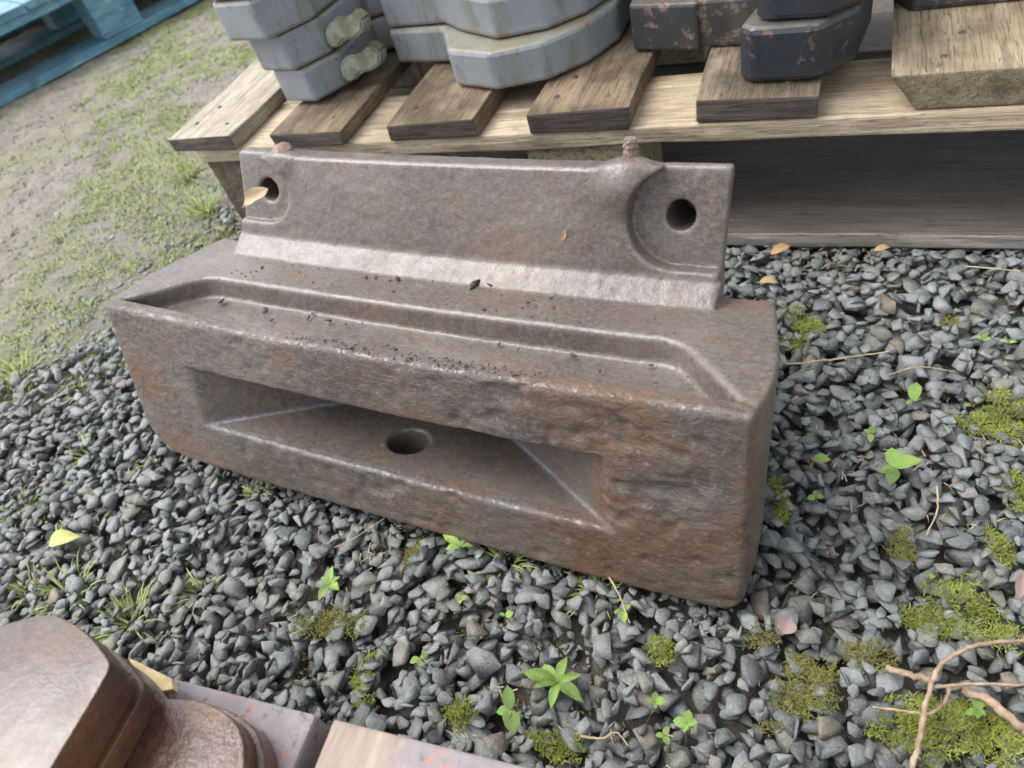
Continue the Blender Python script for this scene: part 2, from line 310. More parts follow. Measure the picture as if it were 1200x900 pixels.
# ------------------------------------------------------------------ ground
def build_ground():
    xs = np.concatenate([[-130, -60, -25, -12, -8], np.arange(-6.2, 2.21, .022), [4, 8, 20, 60, 130]])
    ys = np.concatenate([[-130, -60, -20, -6, -2.5], np.arange(-1.2, 5.4, .022), [7, 11, 25, 60, 130]])
    X, Y = np.meshgrid(xs, ys); b = bedness(X, Y)
    Z = -.046 * b + .012 * tri_noise2(X, Y, 3, 3, 1) + .006 * tri_noise2(X, Y, 17, 3, 2) * (1 - b * .4)
    V = np.stack([X, Y, Z], -1).reshape(-1, 3); ny, nx = X.shape
    i = np.arange(ny * nx).reshape(ny, nx)
    Fq = np.stack([i[:-1, :-1], i[:-1, 1:], i[1:, 1:], i[1:, :-1]], -1).reshape(-1, 4)
    me = mesh_np('ground', V, Fq, M_GROUND, True)
    a = me.attributes.new('bed', 'FLOAT', 'POINT'); a.data.foreach_set('value', b.ravel().astype(np.float32))
    return tag(link('ground', me), kind='structure')
ground = build_ground()

# ------------------------------------------------------------------ the iron block: one casting meshed from a distance field
def smax(a, b, k):
    h = np.clip(.5 + .5 * (a - b) / k, 0, 1); return b * (1 - h) + a * h + k * h * (1 - h)
def smin(a, b, k): return -smax(-a, -b, k)
def sdf(s, d, h):
    a = np.abs(s); k = .012
    def pl(u, v, p, q): # outward half-plane through p,q (left to right)
        n = np.array([q[1] - p[1], -(q[0] - p[0])]); n = n / np.hypot(*n); return (u - p[0]) * n[0] + (v - p[1]) * n[1]
    side = smax(pl(a, d, (.645, 0), (.662, .115)), pl(a, d, (.662, .115), (.612, .36)), .03)
    und = .20 * d - h
    kk = np.where(s < 0, .11, .045)
    hh = np.clip(.5 + .5 * (side - und) / kk, 0, 1); sb = und * (1 - hh) + side * hh + kk * hh * (1 - hh)
    body = smax(smax(sb, -d, .010), smax(d - .36, h - .377, .014), .010)
    # raised back plate on a sloping foot
    plate = smax(smax(a - .520, .318 - d, .008), smax(d - .372, h - .589, .008), .008)
    foot = smax(smax(a - .526, (.286 - d + (h - .377) * .85) * .76, .005), smax(d - .36, np.maximum(h - .414, .34 - h), .006), .006)
    r = smin(smin(body, foot, .004), plate, .005)
    # bulge and lug on the plate
    for cs, ch, rr in ((.352, .562, .046), (-.395, .574, .026)):
        r = smin(r, np.sqrt((s - cs) ** 2 + ((d - .335) * 1.3) ** 2 + ((h - ch) * 1.1) ** 2) - rr, .03)
    # open recess round each bolt hole
    hs_, hh_ = .443, .510
    circ = np.sqrt((a - hs_) ** 2 + (h - hh_) ** 2) - np.where(s > 0, .083, .066)
    lo = np.where(s > 0, .427, .444)
    slot = np.maximum(hs_ - a, lo - h)
    rec = np.maximum(np.minimum(circ, slot), d - np.where(s > 0, .348, .336))
    r = smax(r, -rec, .006)
    hole_cup = np.maximum(np.maximum(np.sqrt((a - hs_) ** 2 + (h - hh_) ** 2) - .045, .362 - d), d - .47); r = smin(r, hole_cup, .01)  # unseen cup added behind the plate to keep the bolt holes dark
    hole = np.maximum(np.sqrt((a - hs_) ** 2 + (h - hh_) ** 2) - .0245, d - .462)
    r = smax(r, -hole, .007)
    # tray sunk in the top
    tr = np.maximum(smax((a - .622) * .756 + (d - .036) * .655, d - .178, .028), .034 - d)
    tray = smax(tr, .329 - h, .010)
    r = smax(r, -tray, .010)
    # pocket in the front face with a level floor
    pw = (a - .445) * .59 + d * .807
    pk = smax(smax(pw, d - .196, .01), smax(h - .264, .122 - h, .006), .006)
    r = smax(r, -pk, .009)
    hole2 = np.maximum(np.sqrt((s) ** 2 + (d - .112) ** 2) - .041, h - .2)
    return smax(r, -hole2, .008)
def surface_nets(f, lo, hi, st):
    ax = [np.arange(l, u + st, st) for l, u in zip(lo, hi)]
    X, Y, Z = np.meshgrid(*ax, indexing='ij'); D = f(X, Y, Z); n = D.shape; ins = D < 0
    # cells crossing the surface
    c = np.zeros((n[0] - 1, n[1] - 1, n[2] - 1), int)
    for i in (0, 1):
        for j in (0, 1):
            for k in (0, 1): c += ins[i:n[0] - 1 + i, j:n[1] - 1 + j, k:n[2] - 1 + k]
    act = (c > 0) & (c < 8); idx = -np.ones(c.shape, int); idx[act] = np.arange(act.sum())
    I, J, K = np.nonzero(act); P = np.stack([ax[0][I] + st / 2, ax[1][J] + st / 2, ax[2][K] + st / 2], 1)
    quads = []
    for a in range(3):
        sl0 = [slice(None)] * 3; sl1 = [slice(None)] * 3; sl0[a] = slice(0, -1); sl1[a] = slice(1, None)
        e = ins[tuple(sl0)] != ins[tuple(sl1)]; b, cc = (a + 1) % 3, (a + 2) % 3
        q = np.nonzero(e); q = list(q); m = (q[b] > 0) & (q[cc] > 0) & (q[b] < n[b] - 1) & (q[cc] < n[cc] - 1)
        q = [x[m] for x in q]; flip = ins[tuple(sl0)][tuple(q)]
        def cell(db, dc):
            r = [x.copy() for x in q]; r[b] = r[b] - db; r[cc] = r[cc] - dc; return idx[tuple(r)]
        F = np.stack([cell(0, 0), cell(1, 0), cell(1, 1), cell(0, 1)], 1); F[~flip] = F[~flip][:, ::-1]; quads.append(F)
    F = np.concatenate(quads); e = .0008
    def grad(P):
        g = np.stack([f(P[:, 0] + e * (i == 0), P[:, 1] + e * (i == 1), P[:, 2] + e * (i == 2)) - f(P[:, 0] - e * (i == 0), P[:, 1] - e * (i == 1), P[:, 2] - e * (i == 2)) for i in range(3)], 1) / (2 * e)
        return g
    for _ in range(3):
        g = grad(P); v = f(P[:, 0], P[:, 1], P[:, 2]); P = P - np.clip(v / np.maximum((g ** 2).sum(1), .3), -st, st)[:, None] * g * .9
    g = grad(P); g /= np.maximum(np.linalg.norm(g, axis=1), 1e-6)[:, None]
    return P, F, g
P, Fq, N = surface_nets(sdf, (-.70, -.03, -.06), (.70, .49, .63), .0052)
# cast skin: gentle waviness everywhere, flaking pits on the worn front
front = np.clip(-N[:, 1], 0, 1) * (P[:, 1] < .02)
Q = P.copy(); sa = np.abs(Q[:, 0]); sm = lambda x, a, b: np.clip((x - a) / (b - a), 0, 1)
worn = sm(Q[:, 1], .282, .290) * (1 - sm(Q[:, 1], .318, .324)) * sm(Q[:, 2], .379, .385) * (1 - sm(Q[:, 2], .412, .420)) * (sa < .523) * .12  # sky sheen of the sloping foot, painted in as a pale tint
worn = np.maximum(worn, .75 * np.exp(-((Q[:, 2] - .122) / .007) ** 2) * np.exp(-(Q[:, 1] / .016) ** 2) * (sa < .445))  # bright edge sheen along the pocket's lip, put into the colour
worn = np.maximum(worn, .7 * np.exp(-(((sa - .445) * .59 + Q[:, 1] * .807) / .006) ** 2) * (Q[:, 2] < .130) * (Q[:, 2] > .1) * (Q[:, 1] < .22))  # shining crease lines between pocket sides and floor, painted pale
worn = np.maximum(worn, .4 * np.exp(-((Q[:, 1] - .166) / .008) ** 2) * (Q[:, 2] < .345) * (Q[:, 2] > .32) * (sa < .52))  # painted light line at the foot of the tray's far wall
n1 = fbm(Q * np.array([7, 7, 9]), 4, 77)
rusty = sm(n1 + .5 * (Q[:, 0] > .3), .15, .8) * (Q[:, 1] < .03) * .9
rusty = np.maximum(rusty, sm(n1, -.5, .4) * np.exp(-((sa - .655) / .035) ** 2) * (Q[:, 0] > 0) * (Q[:, 1] < .05))
rusty = np.maximum(rusty, sm(n1, -.2, .7) * .8 * (Q[:, 1] < .03) * np.exp(-((Q[:, 2] - .30) / .06) ** 2) * (Q[:, 0] < .1))
rusty = np.maximum(rusty, sm(n1, .0, .8) * .6 * np.exp(-((Q[:, 1] - .33) / .05) ** 2) * (Q[:, 0] > .53))
rusty = np.maximum(rusty, sm(n1, -.3, .6) * .5 * (Q[:, 1] < .03) * (Q[:, 2] < .08))
disp = .0008 * fbm(P * 14, 3, 3) + .0007 * fbm(P * 70, 2, 9)
flake = np.clip(fbm(P * np.array([26, 26, 40]), 4, 21) - .15, 0, 1) * np.clip(fbm(P * 5, 2, 31) + .55 + P[:, 0] * .9, 0, 1.3)
disp -= .0055 * flake * front
chips = np.clip(fbm(P * 20, 2, 44) - .55, 0, 1)
edge = (np.abs(P[:, 1]) < .012) & (P[:, 2] > .36)
disp -= .0045 * chips * edge
P = P + N * disp[:, None]
def block_matrix_point(s, d, h): return BW([[s, d, h]])[0]
bl_base = block_matrix_point(0, .18, 0) * np.array([1, 1, 0])
block = empty('iron_counterweight', bl_base)
tag(block, 'long weathered cast iron counterweight with a bolted back plate, lying on the gravel', 'counterweight')
cm = mesh_np('casting', BW(P) - bl_base, Fq, M_CAST, True)
rf = np.clip((Q[:, 1] < .02) * (.35 + .9 * sm(fbm(Q * 5, 3, 88) + .9 * Q[:, 0], -.5, .7)), 0, 1)
for nm, arr in (('rusty', rusty), ('worn', worn * (.55 + .45 * sm(fbm(Q * 22, 3, 91), -.6, .5))), ('rough_face', rf)): cm.attributes.new(nm, 'FLOAT', 'POINT').data.foreach_set('value', arr.astype(np.float32))  # 'worn' is the mask of the painted sheen
link('casting', cm, block)
def lathe(prof, seg=14, wob=0., seed=0):
    rng = random.Random(seed); V = []; F = []
    for r, z in prof:
        for k in range(seg):
            a = 2 * math.pi * k / seg; rr = r * (1 + wob * rng.uniform(-1, 1)); V.append((rr * math.cos(a), rr * math.sin(a), z))
    for i in range(len(prof) - 1):
        for k in range(seg): F.append((i * seg + k, i * seg + (k + 1) % seg, (i + 1) * seg + (k + 1) % seg, (i + 1) * seg + k))
    F.append(tuple(range(seg))[::-1]); F.append(tuple((len(prof) - 1) * seg + k for k in range(seg)))
    return V, F
V, F = lathe([(.016, -.02), (.015, .002), (.0105, .006), (.0115, .012), (.0095, .017), (.0115, .022), (.0095, .027), (.011, .031), (.009, .035)], 12, .12, 3)
q = block_matrix_point(.353, .343, .597); link('stud', mesh_np('stud', V, F, M_STUD), block, q - bl_base, (-.2, .08, 0))['label'] = 'upright rusty threaded stud'
V, F = lathe([(.022, -.02), (.023, .004), (.016, .012), (.008, .016)], 10, .15, 4)
q = block_matrix_point(-.395, .340, .592); link('stud', mesh_np('stud_low', V, F, M_STUD), block, q - bl_base, (-.2, -.1, 0))['label'] = 'low rusted stump of a stud'

# ------------------------------------------------------------------ boxes with worn edges
def worn_box(x0, x1, y0, y1, z0, z1, bev=.004, seg=2, cut=None, jit=.0, seed=0, sub=0):
    bm = bmesh.new(); bmesh.ops.create_cube(bm, size=1)
    for v in bm.verts:
        v.co = Vector((x0 if v.co.x < 0 else x1, y0 if v.co.y < 0 else y1, z0 if v.co.z < 0 else z1))
    if cut: cut(bm)
    if sub:
        ax = 0 if (x1 - x0) > (y1 - y0) else 1
        ed = [e for e in bm.edges if abs((e.verts[0].co - e.verts[1].co)[ax]) > .6 * ((x1 - x0) if ax == 0 else (y1 - y0))]
        bmesh.ops.subdivide_edges(bm, edges=ed, cuts=sub, use_grid_fill=True)
        rng = random.Random(seed)
        for v in bm.verts: v.co += Vector([rng.uniform(-1, 1) * jit for _ in range(3)])
        bev_e = [e for e in bm.edges if len(e.link_faces) == 2 and e.calc_face_angle(0) > .6]
    else:
        rng = random.Random(seed)
        for v in bm.verts: v.co += Vector([rng.uniform(-1, 1) * jit for _ in range(3)])
        bev_e = bm.edges[:]
    bmesh.ops.bevel(bm, geom=bev_e, offset=bev, segments=seg, affect='EDGES', profile=.6)
    bmesh.ops.recalc_face_normals(bm, faces=bm.faces); return bm
def bm_obj(name, bm, mats, parent=None, loc=(0, 0, 0), endmat=None, smooth=False):
    me = bpy.data.meshes.new(name); bm.normal_update()
    for m in (mats if isinstance(mats, list) else [mats]): me.materials.append(m)
    if endmat is not None:
        me.materials.append(endmat)
        for f in bm.faces:
            if f.normal.y < -.75: f.material_index = len(me.materials) - 1
    if smooth:
        for f in bm.faces: f.smooth = True
    bm.to_mesh(me); bm.free(); return link(name, me, parent, loc)
# ------------------------------------------------------------------ pallet behind the block
pal = empty('wooden_pallet', PA, PTH)
tag(pal, 'pale weathered timber pallet carrying the grey and black counterweights', 'pallet')
def board(x0, x1, y0, y1, z0, z1, mat, end=M_END, seed=0, name='deck_board', parent=pal, **k):
    return bm_obj(name, worn_box(x0, x1, y0, y1, z0, z1, .0045, 2, seed=seed, jit=.0034, sub=7, **k), mat, parent, endmat=end)
bm = worn_box(-1.47, 1.3, 0, .235, .267, .307, .005, 2, sub=18, jit=.0025, seed=2); bm_obj('stringer', bm, M_PALE, pal)
bm_obj('stringer', worn_box(-1.47, 1.3, .85, 1.08, .267, .307, .005, 2), M_PALE, pal)
bm_obj('skid_board', worn_box(-1.47, 1.3, -.004, .52, -.004, .034, .005, 2, sub=18, jit=.002, seed=3), M_SKID, pal, endmat=M_SKIDF)
bm_obj('skid_board', worn_box(-1.47, 1.3, .85, 1.1, .0, .034, .004, 2), M_SKID, pal)
for x0, x1 in ((-1.465, -1.20), (-.47, -.20), (.92, 1.25)):
    for y0, y1 in ((.012, .215), (.86, 1.06)):
        bm_obj('support_block', worn_box(x0, x1, y0, y1, .036, .2655, .004, 1), M_CHIP if x0 > -1 else M_BOARDD, pal)
board(-1.53, -1.30, -.012, 1.15, .309, .350, M_BOARDL, seed=1)
board(-1.165, -.945, -.018, 1.15, .309, .347, M_BOARD, seed=2)
board(-.812, -.572, -.008, 1.15, .309, .352, M_BOARD, seed=3)
board(-.440, -.210, -.004, 1.15, .309, .356, M_BOARD, seed=4)
board(-.073, .162, .000, 1.15, .309, .358, M_BOARDD, seed=5)
def slant(bm):
    for v in bm.verts:
        if v.co.x < .5 and v.co.z < .34 and v.co.y < .3: v.co.x += .045
tb = board(.283, .68, .010, 1.0, .309, .380, M_YEL, M_YEL, seed=6, cut=slant); tb['label'] = 'thick yellowed board with a slanting end'
board(.86, 1.1, 0, 1.15, .309, .356, M_BOARDD, seed=7)
V, F = lathe([(.0065, 0), (.0068, .0015), (.004, .0028)], 8); nm_ = mesh_np('nail', V, F, M_END); 
for o in list(pal.children):
    if o.name.startswith('deck_board'):
        xs_ = [v.co.x for v in o.data.vertices]; zt_ = max(v.co.z for v in o.data.vertices); a_, b_ = min(xs_), max(xs_)
        for fx_, yy_ in ((.22, .07), (.74, .055), (.3, .16)): link('nail', nm_, o, (a_ + (b_ - a_) * fx_, yy_, zt_ - .0035), (.1, .06, 0))
# ------------------------------------------------------------------ stacked counterweights
def prism(poly, z0, z1, bev=.008, seg=2, sub=.06, amp=.0, seed=0):
    """plate with the given outline, edges rounded"""
    bm = bmesh.new(); vs = [bm.verts.new((x, y, z0)) for x, y in poly]; f = bm.faces.new(vs)
    r = bmesh.ops.extrude_face_region(bm, geom=[f]); nv = [g for g in r['geom'] if isinstance(g, bmesh.types.BMVert)]
    for v in nv: v.co.z = z1
    bmesh.ops.recalc_face_normals(bm, faces=bm.faces)
    bmesh.ops.bevel(bm, geom=bm.edges[:], offset=bev, segments=seg, affect='EDGES', profile=.5, clamp_overlap=True)
    return bm
def weight(name, poly, z0, z1, mat, label, parent_frame=(PA, PTH), bev=.008, seg=2, group=None, extra=None):
    cx = np.mean([p[0] for p in poly]); cy = np.mean([p[1] for p in poly]); P0, th = parent_frame
    c = math.cos(th); s = math.sin(th); loc = (P0[0] + c * cx - s * cy, P0[1] + s * cx + c * cy, z0)
    e = empty(name, loc, th); tag(e, label, 'counterweight', group)
    o = bm_obj('plate', prism([(x - cx, y - cy) for x, y in poly], 0, z1 - z0, bev, seg), mat, e)
    for f in o.data.polygons: f.use_smooth = True
    m = o.modifiers.new('n', 'WEIGHTED_NORMAL') if False else None
    o.data.polygons.foreach_set('use_smooth', [False] * len(o.data.polygons))
    if extra: extra(e, cx, cy, z1 - z0)
    return e
def lug(e, x, y, z, rz, s=1.):
    bm = bmesh.new(); pts = [(-.072, -.018), (-.045, -.036), (-.012, -.026), (.02, -.040), (.058, -.034), (.076, -.006), (.058, .026), (.015, .020), (-.015, .038), (-.055, .028)]
    vs = [bm.verts.new((px * s, 0, py * s)) for px, py in pts]; f = bm.faces.new(vs)
    r = bmesh.ops.extrude_face_region(bm, geom=[f])
    for g in r['geom']:
        if isinstance(g, bmesh.types.BMVert): g.co.y = -.05 * s; g.co.x *= .86; g.co.z *= .8
    bmesh.ops.recalc_face_normals(bm, faces=bm.faces); bmesh.ops.bevel(bm, geom=bm.edges[:], offset=.006 * s, segments=2, affect='EDGES')
    o = bm_obj('lug', bm, M_GREYLUG, e, (x, y, z)); o.rotation_euler = (-.15, -.3, rz); return o
W1 = [(-1.30, .36), (-1.195, .135), (-1.085, .120), (-1.025, .215), (-1.015, .40), (-.93, .43), (-.92, .31), (-.745, .285), (-.675, .150), (-.55, .108), (-.43, .140), (-.35, .215), (-.30, .32), (-.30, .58), (-.42, .85), (-.75, 1.0), (-1.10, .95), (-1.30, .70)]
W1b = [(-1.33, .37), (-1.215, .125), (-1.10, .108), (-1.035, .20), (-1.015, .40), (-.93, .43), (-.92, .315), (-.745, .300), (-.665, .235), (-.55, .170), (-.43, .195), (-.355, .26), (-.31, .35), (-.31, .60), (-.42, .85), (-.75, 1.0), (-1.10, .95), (-1.33, .70)]
W1c = [(-1.36, .36), (-1.245, .095), (-1.11, .075), (-1.035, .18), (-1.015, .40), (-.93, .43), (-.92, .36), (-.745, .340), (-.665, .245), (-.55, .175), (-.43, .20), (-.355, .265), (-.31, .35), (-.31, .60), (-.42, .85), (-.75, 1.0), (-1.10, .95), (-1.36, .70)]
gz = [.360, .452, .546, .645]
lg = lambda e, cx, cy, h: lug(e, -.985 - cx, .250 - cy, h * .55, .35)
weight('grey_counterweight', W1, gz[0], gz[1] - .003, M_GREY, 'lowest grey painted counterweight plate, resting directly on the pallet boards', bev=.010, group='stacked grey counterweights', extra=lg)
weight('grey_counterweight', W1b, gz[1], gz[2] - .003, M_GREY, 'second grey counterweight plate from the pallet, with an orange rust streak at its left end', bev=.010, group='stacked grey counterweights', extra=lambda e, cx, cy, h: lug(e, -.985 - cx, .245 - cy, h * .5, .2, .95))
weight('grey_counterweight', W1c, gz[2], gz[3] - .003, M_GREY, 'third grey counterweight plate up, its left end jutting out past those below', bev=.010, group='stacked grey counterweights')
weight('grey_counterweight', W1c, gz[3], gz[3] + .09, M_GREY, 'topmost grey counterweight plate of the stack, at the very top edge of the photo', bev=.010, group='stacked grey counterweights')
B1 = [(-.255, .255), (-.10, .225), (-.095, .238), (.04, .225), (.05, .50), (.0, .85), (-.22, .88), (-.26, .5)]
weight('black_counterweight', B1, .360, .462, M_BLACKG, 'scuffed grey-black counterweight plate between the grey stack and the blue-black one', bev=.012, group='stacked dark counterweights')
weight('black_counterweight', [(x * 1.0, y + .045) for x, y in B1], .465, .570, M_BLACK, 'upper black plate with orange rust spots, lying on the scuffed plate beside the grey stack', bev=.012, group='stacked dark counterweights')
B2 = [(.062, .30), (.006, .075), (.03, .052), (.150, .045), (.222, .115), (.245, .27), (.22, .60), (.10, .70)]
B2b = [(.066, .33), (.035, .090), (.06, .070), (.165, .060), (.245, .13), (.275, .30), (.26, .60), (.10, .70)]
weight('black_counterweight', B2, .362, .470, M_BLACK, 'blue-black counterweight plate with a bright worn top edge, on the fifth pallet board', bev=.012, group='stacked dark counterweights')
weight('black_counterweight', B2b, .473, .575, M_BLACK, 'glossy black counterweight plate stacked on the blue-black one, with a rusty right side', bev=.012, group='stacked dark counterweights')
weight('dark_slab', [(.315, .262), (.80, .262), (.80, .9), (.26, .9), (.262, .36)], .383, .47, M_BLACKG, 'flat dark slab lying on the thick yellowed board at the right', bev=.010)

# ------------------------------------------------------------------ blue pallet, far left
BA = G(0, 130); BB = G(245, -2); BTH = math.atan2(BB[1] - BA[1], BB[0] - BA[0])
bp = empty('blue_pallet', BA * np.array([1, 1, 0]), BTH)
tag(bp, 'worn blue painted pallet on the bare soil at the top left', 'pallet')
for y0 in (0, .72, 1.45): bm_obj('skid_board', worn_box(-.55, 2.3, y0, y0 + .24, .012, .052, .005, 2, sub=10, jit=.002, seed=5), M_BLUE, bp)
for y0 in (0, .72, 1.45): bm_obj('stringer', worn_box(-.55, 2.3, y0 - .0, y0 + .22, .286, .324, .005, 2, sub=10, jit=.002, seed=6), M_BLUE, bp)
for x0 in (-.55, .69, 2.02):
    for y0 in (0, .72, 1.45): bm_obj('support_block', worn_box(x0 + .004, x0 + .25, y0 + .006, y0 + .20, .054, .284, .006, 2), M_BLUE, bp)
for k in range(9): bm_obj('deck_board', worn_box(-.55 + k * .325, -.55 + k * .325 + .315, -.008, 1.68, .326, .368, .005, 2), M_BLUE, bp)

# ------------------------------------------------------------------ foreground: painted pallet with rusty weights
fa = G(205, 795, .35); fb = G(620, 900, .35); FTH = math.atan2(fb[1] - fa[1], fb[0] - fa[0])
fp = empty('painted_pallet', (fa[0], fa[1], 0), FTH)
tag(fp, 'faded pink painted timber pallet at the bottom edge of the photo', 'pallet')
def fx(px, py):
    g = G(px, py, .35); return (g[0] - fa[0]) * math.cos(FTH) + (g[1] - fa[1]) * math.sin(FTH)
g1, g2, g3 = fx(371, 838), fx(391, 843), fx(478, 866)
def fboard(x0, x1, mat, seed, name='deck_board'):
    return bm_obj(name, worn_box(x0, x1, -.95, 0, .306, .350, .004, 2, sub=5, jit=.0018, seed=seed), mat, fp)
fboard(-.42, -.21, M_PINK, 1)
fboard(-.20, g1, M_PINK, 2)['label'] = 'grey-pink board beside the dark gap'
fboard(g2, g2 + .42, mat_pink(g3 * S), 4)['label'] = 'board with its pink paint worn off next to the dark gap'
fboard(g2 + .435, g2 + .7, M_PINK, 5)
for y0 in (-.165, -.6, -.95): bm_obj('stringer', worn_box(-.5, .95, y0, y0 + .16, .262, .304, .004, 1), M_BOARDD, fp)
for x0 in (-.5, -.05, .80):
    for y0 in (-.18, -.6, -.95): bm_obj('support_block', worn_box(x0, x0 + .14, y0, y0 + .15, -.02, .260, .004, 1), M_BOARDD, fp)
def roundpoly(pts, r, n=4):
    out = []; m = len(pts)
    for i in range(m):
        p = np.array(pts[i]); a = np.array(pts[i - 1]) - p; b = np.array(pts[(i + 1) % m]) - p
        la, lb = np.hypot(*a), np.hypot(*b); rr = min(r, la * .45, lb * .45); a = p + a / la * rr; b = p + b / lb * rr
        for k in range(n + 1):
            t = k / n; out.append(tuple((1 - t) ** 2 * a + 2 * t * (1 - t) * p + t * t * b))
    return out
def inset(poly, f):
    c = np.mean(poly, 0); return [tuple(c + (np.array(p) - c) * f) for p in poly]
Apts = [G(*p, .505)[:2] for p in ((-60, 752), (0, 733), (60, 716), (103, 742), (131, 778), (116, 806), (52, 912), (-10, 1010), (-190, 990), (-170, 800))]
Bpts = [G(*p, .412)[:2] for p in ((130, 822), (190, 816), (240, 818), (278, 842), (290, 872), (286, 940), (220, 1010), (100, 1000), (60, 900))]
frame0 = (np.zeros(3), 0.)
LA = [('lowest plate of the tall rusty stack at the bottom left corner', .352, .394, .975), ('narrow plate second from the bottom of the tall rusty stack', .395, .424, .93),
      ('third plate of the tall rusty stack, its lit rim running between two dark grooves', .425, .447, .995), ('recessed plate right under the flat-topped one of the tall rusty stack', .448, .474, .93),
      ('flat-topped rusty plate with a pinkish sheen, uppermost in the bottom left corner', .475, .505, 1.0)]
for lab, z0, z1, f in LA: weight('rusty_counterweight', roundpoly(inset(Apts, f), .055, 6), z0, z1, [M_RUST, M_RUSTTOP], lab, frame0, .011, 3, 'stacked rusty counterweights')
LB = [('lower plate of the short rusty pair standing on the pink board', .352, .384, 1.05), ('upper plate of the short rusty pair, a rounded green-tinged shoulder beside the tall stack', .385, .412, .97)]
for lab, z0, z1, f in LB: weight('rusty_counterweight', roundpoly(inset(Bpts, f), .04), z0, z1, [M_RUST, M_RUSTTOP], lab, frame0, .010, 3, 'stacked rusty counterweights')
for o in bpy.data.objects:
    if o.name.startswith('plate') and o.parent and o.parent.name.startswith('rusty'):
        if 'flat-topped' not in o.parent['label']: continue
        for f in o.data.polygons:
            if f.normal.z > .97: f.material_index = 1
for o in bpy.data.objects:
    if o.name.startswith('plate') and o.parent and o.parent.name.startswith('rusty'):
        o.data.polygons.foreach_set('use_smooth', [True] * len(o.data.polygons))
# splinter of fresh wood between the stacks
sv = [G(*p, .375) for p in ((158, 776), (207, 800), (209, 812), (180, 818), (168, 800))]
sv2 = [v + np.array([.004, 0, .016]) for v in sv]; c0 = np.mean(sv, 0)
bm = bmesh.new(); lo_ = [bm.verts.new(v - c0) for v in sv]; up_ = [bm.verts.new(v - c0) for v in sv2]
bm.faces.new(lo_); bm.faces.new(up_)
for i in range(5): bm.faces.new((lo_[i], lo_[(i + 1) % 5], up_[(i + 1) % 5], up_[i]))
bmesh.ops.recalc_face_normals(bm, faces=bm.faces)
tag(bm_obj('wood_splinter', bm, M_SHARD, None, c0), 'bright yellow splinter of fresh wood poking out beside the rusty stack', 'splinter')

# ------------------------------------------------------------------ gravel
def stone_variant(seed, n=11, fine=True):
    rng = np.random.RandomState(seed); 
    p = rng.normal(size=(n, 3)); p /= np.linalg.norm(p, axis=1)[:, None]; p *= rng.uniform(.82, 1.08, (n, 1))
    p *= np.array([1., rng.uniform(.62, .95), rng.uniform(.30, .46)]) * .5
    bm = bmesh.new()
    for v in p: bm.verts.new(v)
    r = bmesh.ops.convex_hull(bm, input=bm.verts[:])
    bmesh.ops.delete(bm, geom=[g for g in r['geom_interior'] if isinstance(g, bmesh.types.BMVert)], context='VERTS')
    bmesh.ops.dissolve_limit(bm, angle_limit=.30, verts=bm.verts[:], edges=bm.edges[:])
    if fine: bmesh.ops.bevel(bm, geom=bm.edges[:], offset=.045, segments=1, affect='EDGES', profile=.5, clamp_overlap=True)
    bmesh.ops.triangulate(bm, faces=bm.faces[:]); bm.normal_update()
    V = np.array([v.co[:] for v in bm.verts]); F = np.array([[v.index for v in f.verts] for f in bm.faces]); bm.free()
    return V, F
VARS = [stone_variant(s, random.Random(s).choice((8, 9, 10, 12))) for s in range(28)]
# what stands on the ground: stones stay out of these
blk_poly = BW([(-.60, .01, .0), (.625, .01, .0), (.640, .12, 0), (.60, .36, .07), (-.60, .36, .07), (-.64, .12, 0.)])[:, :2]
def in_poly(x, y, poly):
    r = np.zeros(np.shape(x), bool); j = len(poly) - 1
    for i in range(len(poly)):
        xi, yi = poly[i]; xj, yj = poly[j]
        r ^= ((yi > y) != (yj > y)) & (x < (xj - xi) * (y - yi) / (yj - yi + 1e-12) + xi); j = i
    return r
MP = [(932, 378, 62, 60, 0, 'bright green moss cushion on the gravel just right of the iron block\'s upper corner', 1),
      (1168, 490, 90, 95, 0, 'large bright moss patch at the right edge, level with the four-leaved seedling', 1),
      (1190, 582, 44, 60, 0, 'moss clump cut by the right edge, just under the large bright patch', 1),
      (1058, 642, 40, 40, 1, 'small round brownish moss tuft below the four-leaved seedling', 1),
      (1166, 648, 34, 46, 0, 'small green moss tuft between two larger patches near the right edge', .9),
      (1118, 725, 150, 95, 0, 'wide yellow-green moss patch above the branching twig', .9),
      (945, 812, 92, 92, 1, 'olive and brown moss patch below the pinkish leaf', 1),
      (1112, 862, 165, 85, 0, 'dark green moss carpet under the twig in the bottom right corner', 1),
      (896, 752, 60, 40, 1, 'thin brown-green moss right under the near corner of the iron block', .7),
      (775, 766, 32, 32, 0, 'tiny bright moss cushion below the near edge of the iron block', .9),
      (432, 790, 34, 66, 0, 'narrow upright moss patch left of the tiny paired seedling', 1),
      (652, 876, 66, 46, 0, 'moss cushion at the bottom edge under the plantain rosette', 1.1),
      (540, 838, 44, 40, 0, 'round moss cushion just above the pink pallet edge', 1),
      (385, 732, 76, 44, 1, 'dull grey-brown moss mound below the small sprouting plant', 1),
      (914, 590, 22, 62, 0, 'thin strip of moss against the right side of the iron block', 1),
      (485, 652, 30, 34, 1, 'small rusty-brown moss tuft under the front edge of the iron block', 1),
      (900, 855, 50, 30, 1, 'low faded moss near the bottom edge, left of the moss carpet', .6),
      (1015, 770, 60, 40, 1, 'sparse brown moss left of the thick piece of bark', .6),
      (245, 285, 80, 46, 0, 'bright mossy grass fringe at the left end of the iron block', .8),
      (1112, 378, 34, 26, 1, 'small brown moss spot among the gravel below the pallet', .8)]
SEED_SPOTS = [((1048, 548), .04), ((955, 538), .03), ((655, 800), .075), ((598, 832), .04), ((768, 822), .025), ((805, 848), .035), ((778, 862), .02), ((492, 772), .025), ((388, 680), .04), ((956, 583), .02), ((1070, 465), .025), ((1145, 830), .025)]
